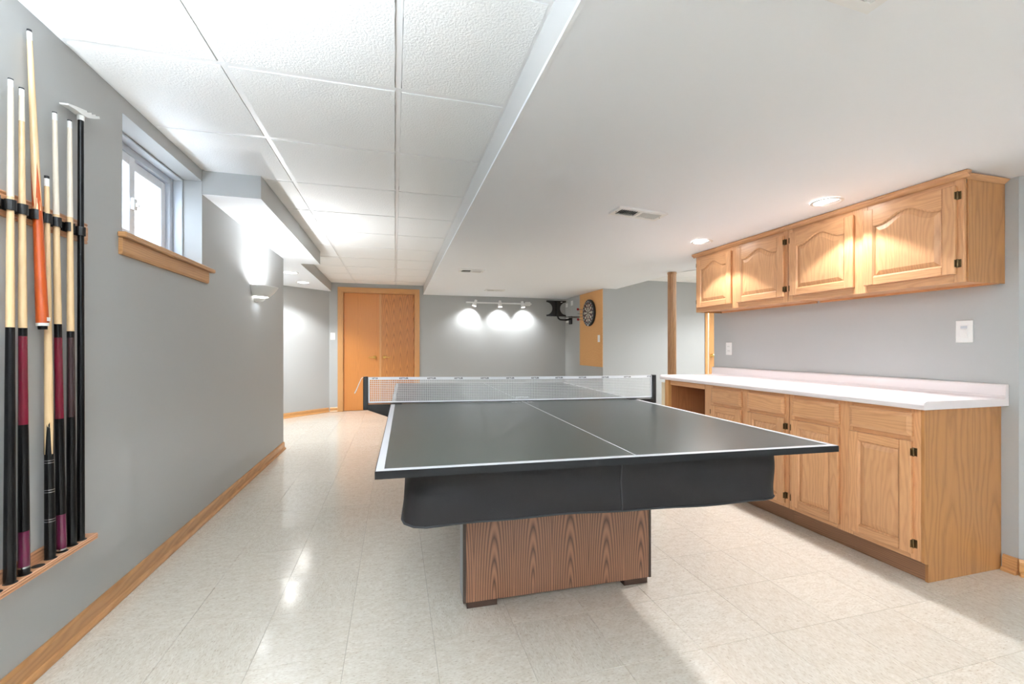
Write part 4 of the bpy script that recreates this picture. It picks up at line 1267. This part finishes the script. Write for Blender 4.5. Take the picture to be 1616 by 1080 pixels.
def dart(label, y, z, flight, tilt):
    o = thing('dart', label, 'dart', (fx - .002, y, z), group='darts stuck in the dartboard')
    d_ = Vector((-1, 0, tilt)).normalized()
    o0 = Vector((fx - .0005, y, z))
    part('point', MB().tube([o0, o0 + d_ * .03], [.0008, .0014], 6), M['silver'], o)
    part('barrel', MB().tube([o0 + d_ * .03, o0 + d_ * .036, o0 + d_ * .075, o0 + d_ * .08], [.0025, .0042, .0042, .003], 10), M['silver'], o)
    part('shaft', MB().tube([o0 + d_ * .08, o0 + d_ * .125], .0024, 8), M['black'], o)
    if flight:
        for a in (0, PI / 2):
            u = Vector((0, math.cos(a), math.sin(a)))
            q = [o0 + d_ * .105, o0 + d_ * .115 + u * .019, o0 + d_ * .142 + u * .019, o0 + d_ * .150, o0 + d_ * .142 - u * .019, o0 + d_ * .115 - u * .019]
            e = d_.cross(u).normalized() * .0006
            part('flight', MB().add([p_ + e for p_ in q] + [p_ - e for p_ in q], [tuple(range(6)), tuple(range(11, 5, -1))] + [(i, (i + 1) % 6, 6 + (i + 1) % 6, 6 + i) for i in range(6)]), M['red'], o)
dart('red flighted dart, upper one of two on the dartboard', 6.905, 1.742, True, .05)
dart('slim dart without a flight just below the upper red one', 6.925, 1.672, False, .0)
dart('slim dart without a flight just above the lower red one', 6.930, 1.622, False, -.03)
dart('red flighted dart, lower one of two on the dartboard', 6.895, 1.562, True, .08)

# wall mount for a television, up in the corner
mt = thing('tv_mount', 'black television wall mount with concave tray and bent arm in the back corner', 'mount', (XCR, 7.6, 1.8))
YM = 7.46
xa, xb, za, zb_ = 2.660, 3.040, 1.660, 1.950
def concave(n=14):
    pts = [(xa, za), (xb, za)]
    for s in (1, -1):
        pass
    pts = [(xa, za + .0), (xb, za + .0), (xb, za + .03)]
    for i in range(n + 1):
        a = PI * i / n
        pts.append((xb - .115 * math.sin(a), za + .03 + (zb_ - za - .06) * (1 - math.cos(a)) / 2))
    pts += [(xb, zb_ - .03), (xb, zb_), (xa, zb_), (xa, zb_ - .03)]
    for i in range(n + 1):
        a = PI * i / n
        pts.append((xa + .115 * math.sin(a), zb_ - .03 - (zb_ - za - .06) * (1 - math.cos(a)) / 2))
    pts.append((xa, za + .03))
    out = []
    for p_ in pts:
        if not out or math.dist(p_, out[-1]) > 1e-4: out.append(p_)
    return out
part('tray_plate', MB().prism(concave(), 'y', YM, YM + .006), M['blackmetal'], mt)
part('tray_lip', MB().box((xa, YM - .02, zb_ - .012), (xb, YM, zb_), .002).box((xa, YM - .02, za), (xb, YM, za + .010), .002), M['blackmetal'], mt)
part('arm_tube', MB().tube([(2.862, YM - .022, zb_ - .02), (2.862, YM - .022, 1.80), (2.862, YM - .022, 1.72), (2.868, YM - .022, 1.667), (2.885, YM - .02, 1.625), (2.92, YM - .015, 1.603), (2.97, YM - .0, 1.600), (3.05, YM + .03, 1.600)], .0155, 12), M['blackmetal'], mt)
part('swing_arm', MB().tube([(3.05, YM + .03, 1.602), (3.12, YM + .1, 1.612), (XCR - .025, YM + .16, 1.628)], .02, 10), M['blackmetal'], mt)
part('wall_plate', MB().box((XCR - .016, YM + .10, 1.53), (XCR - .0005, YM + .24, 1.68), .003), M['blackmetal'], mt)
part('swivel_shelf', MB().box((2.99, 7.215, 1.636), (XCR - .004, 7.40, 1.648), .002), M['blackmetal'], mt)
part('cable_tie', MB().box((2.935, YM - .012, 1.918), (2.965, YM - .001, 1.93), .002), M['white'], mt)

# ---------------------------------------------------------------- switch plates and outlets
def plate(label, name, cat, pos, nrm, w_, h_, kind):
    """plate centred at pos on a wall whose room-side normal is nrm ('-x','-y')"""
    o = thing(name, label, cat, pos)
    def B(a0, a1, b0, b1, d0, d1, bev=0):
        x, y, z = pos
        if nrm == '-x': return MB().box((x - d1, y + a0, z + b0), (x - d0, y + a1, z + b1), bev)
        return MB().box((x + a0, y - d1, z + b0), (x + a1, y - d0, z + b1), bev)
    part('face_plate', B(-w_ / 2, w_ / 2, -h_ / 2, h_ / 2, .0005, .006, .0018), M['white'], o)
    if kind == 'dimmer':
        part('bezel', B(-.018, .018, -.034, .034, .0062, .008, .0008), M['white'], o)
        part('rocker', B(-.015, .015, -.030, .012, .0082, .012, .001), M['white'], o)
        part('slider_slot', B(-.014, .014, .016, .029, .0081, .0085), M['vinyl_grey'], o)
    elif kind == 'switch':
        part('rocker', B(-.012, .012, -.025, .025, .0062, .010, .001), M['white'], o)
    elif kind == 'outlet':
        for s in (-1, 1):
            r = part('receptacle', B(-.016, .016, s * .02 - .013, s * .02 + .013, .0062, .0085, .002), M['white'], o)
            part('slot', B(-.007, -.005, s * .02 - .004, s * .02 + .005, .0086, .0089), M['dark'], r)
            part('slot', B(.005, .007, s * .02 - .004, s * .02 + .005, .0086, .0089), M['dark'], r)
    elif kind == 'jack':
        part('jack', B(-.008, .008, -.008, .008, .0062, .009, .001), M['vinyl_grey'], o)
    return o
plate('white dimmer plate on the grey wall above the near end of the counter', 'wall_switch', 'switch', (XR, 1.575, 1.174), '-x', .072, .116, 'dimmer')
plate('white outlet plate on the grey wall above the far end of the counter', 'wall_outlet', 'outlet', (XR, 3.238, 1.080), '-x', .070, .112, 'outlet')
plate('white switch plate on the back wall left of the double door', 'wall_switch', 'switch', (-1.018, YB, 1.283), '-y', .075, .12, 'switch')
plate('white switch plate on the cork board below the dartboard', 'wall_switch', 'switch', (XCR - .0125, 6.435, 1.237), '-x', .075, .115, 'switch')
plate('small white jack plate in the corner beside the black mount', 'wall_outlet', 'outlet', (XCR, 7.83, 1.908), '-x', .10, .075, 'jack')
plate('blank white plate high on the wall between mount and cork board', 'wall_outlet', 'outlet', (XCR, 7.575, 1.925), '-x', .10, .09, 'none')
plate('white plate just below the arm of the black mount', 'wall_outlet', 'outlet', (XCR, 7.80, 1.62), '-x', .115, .10, 'none')
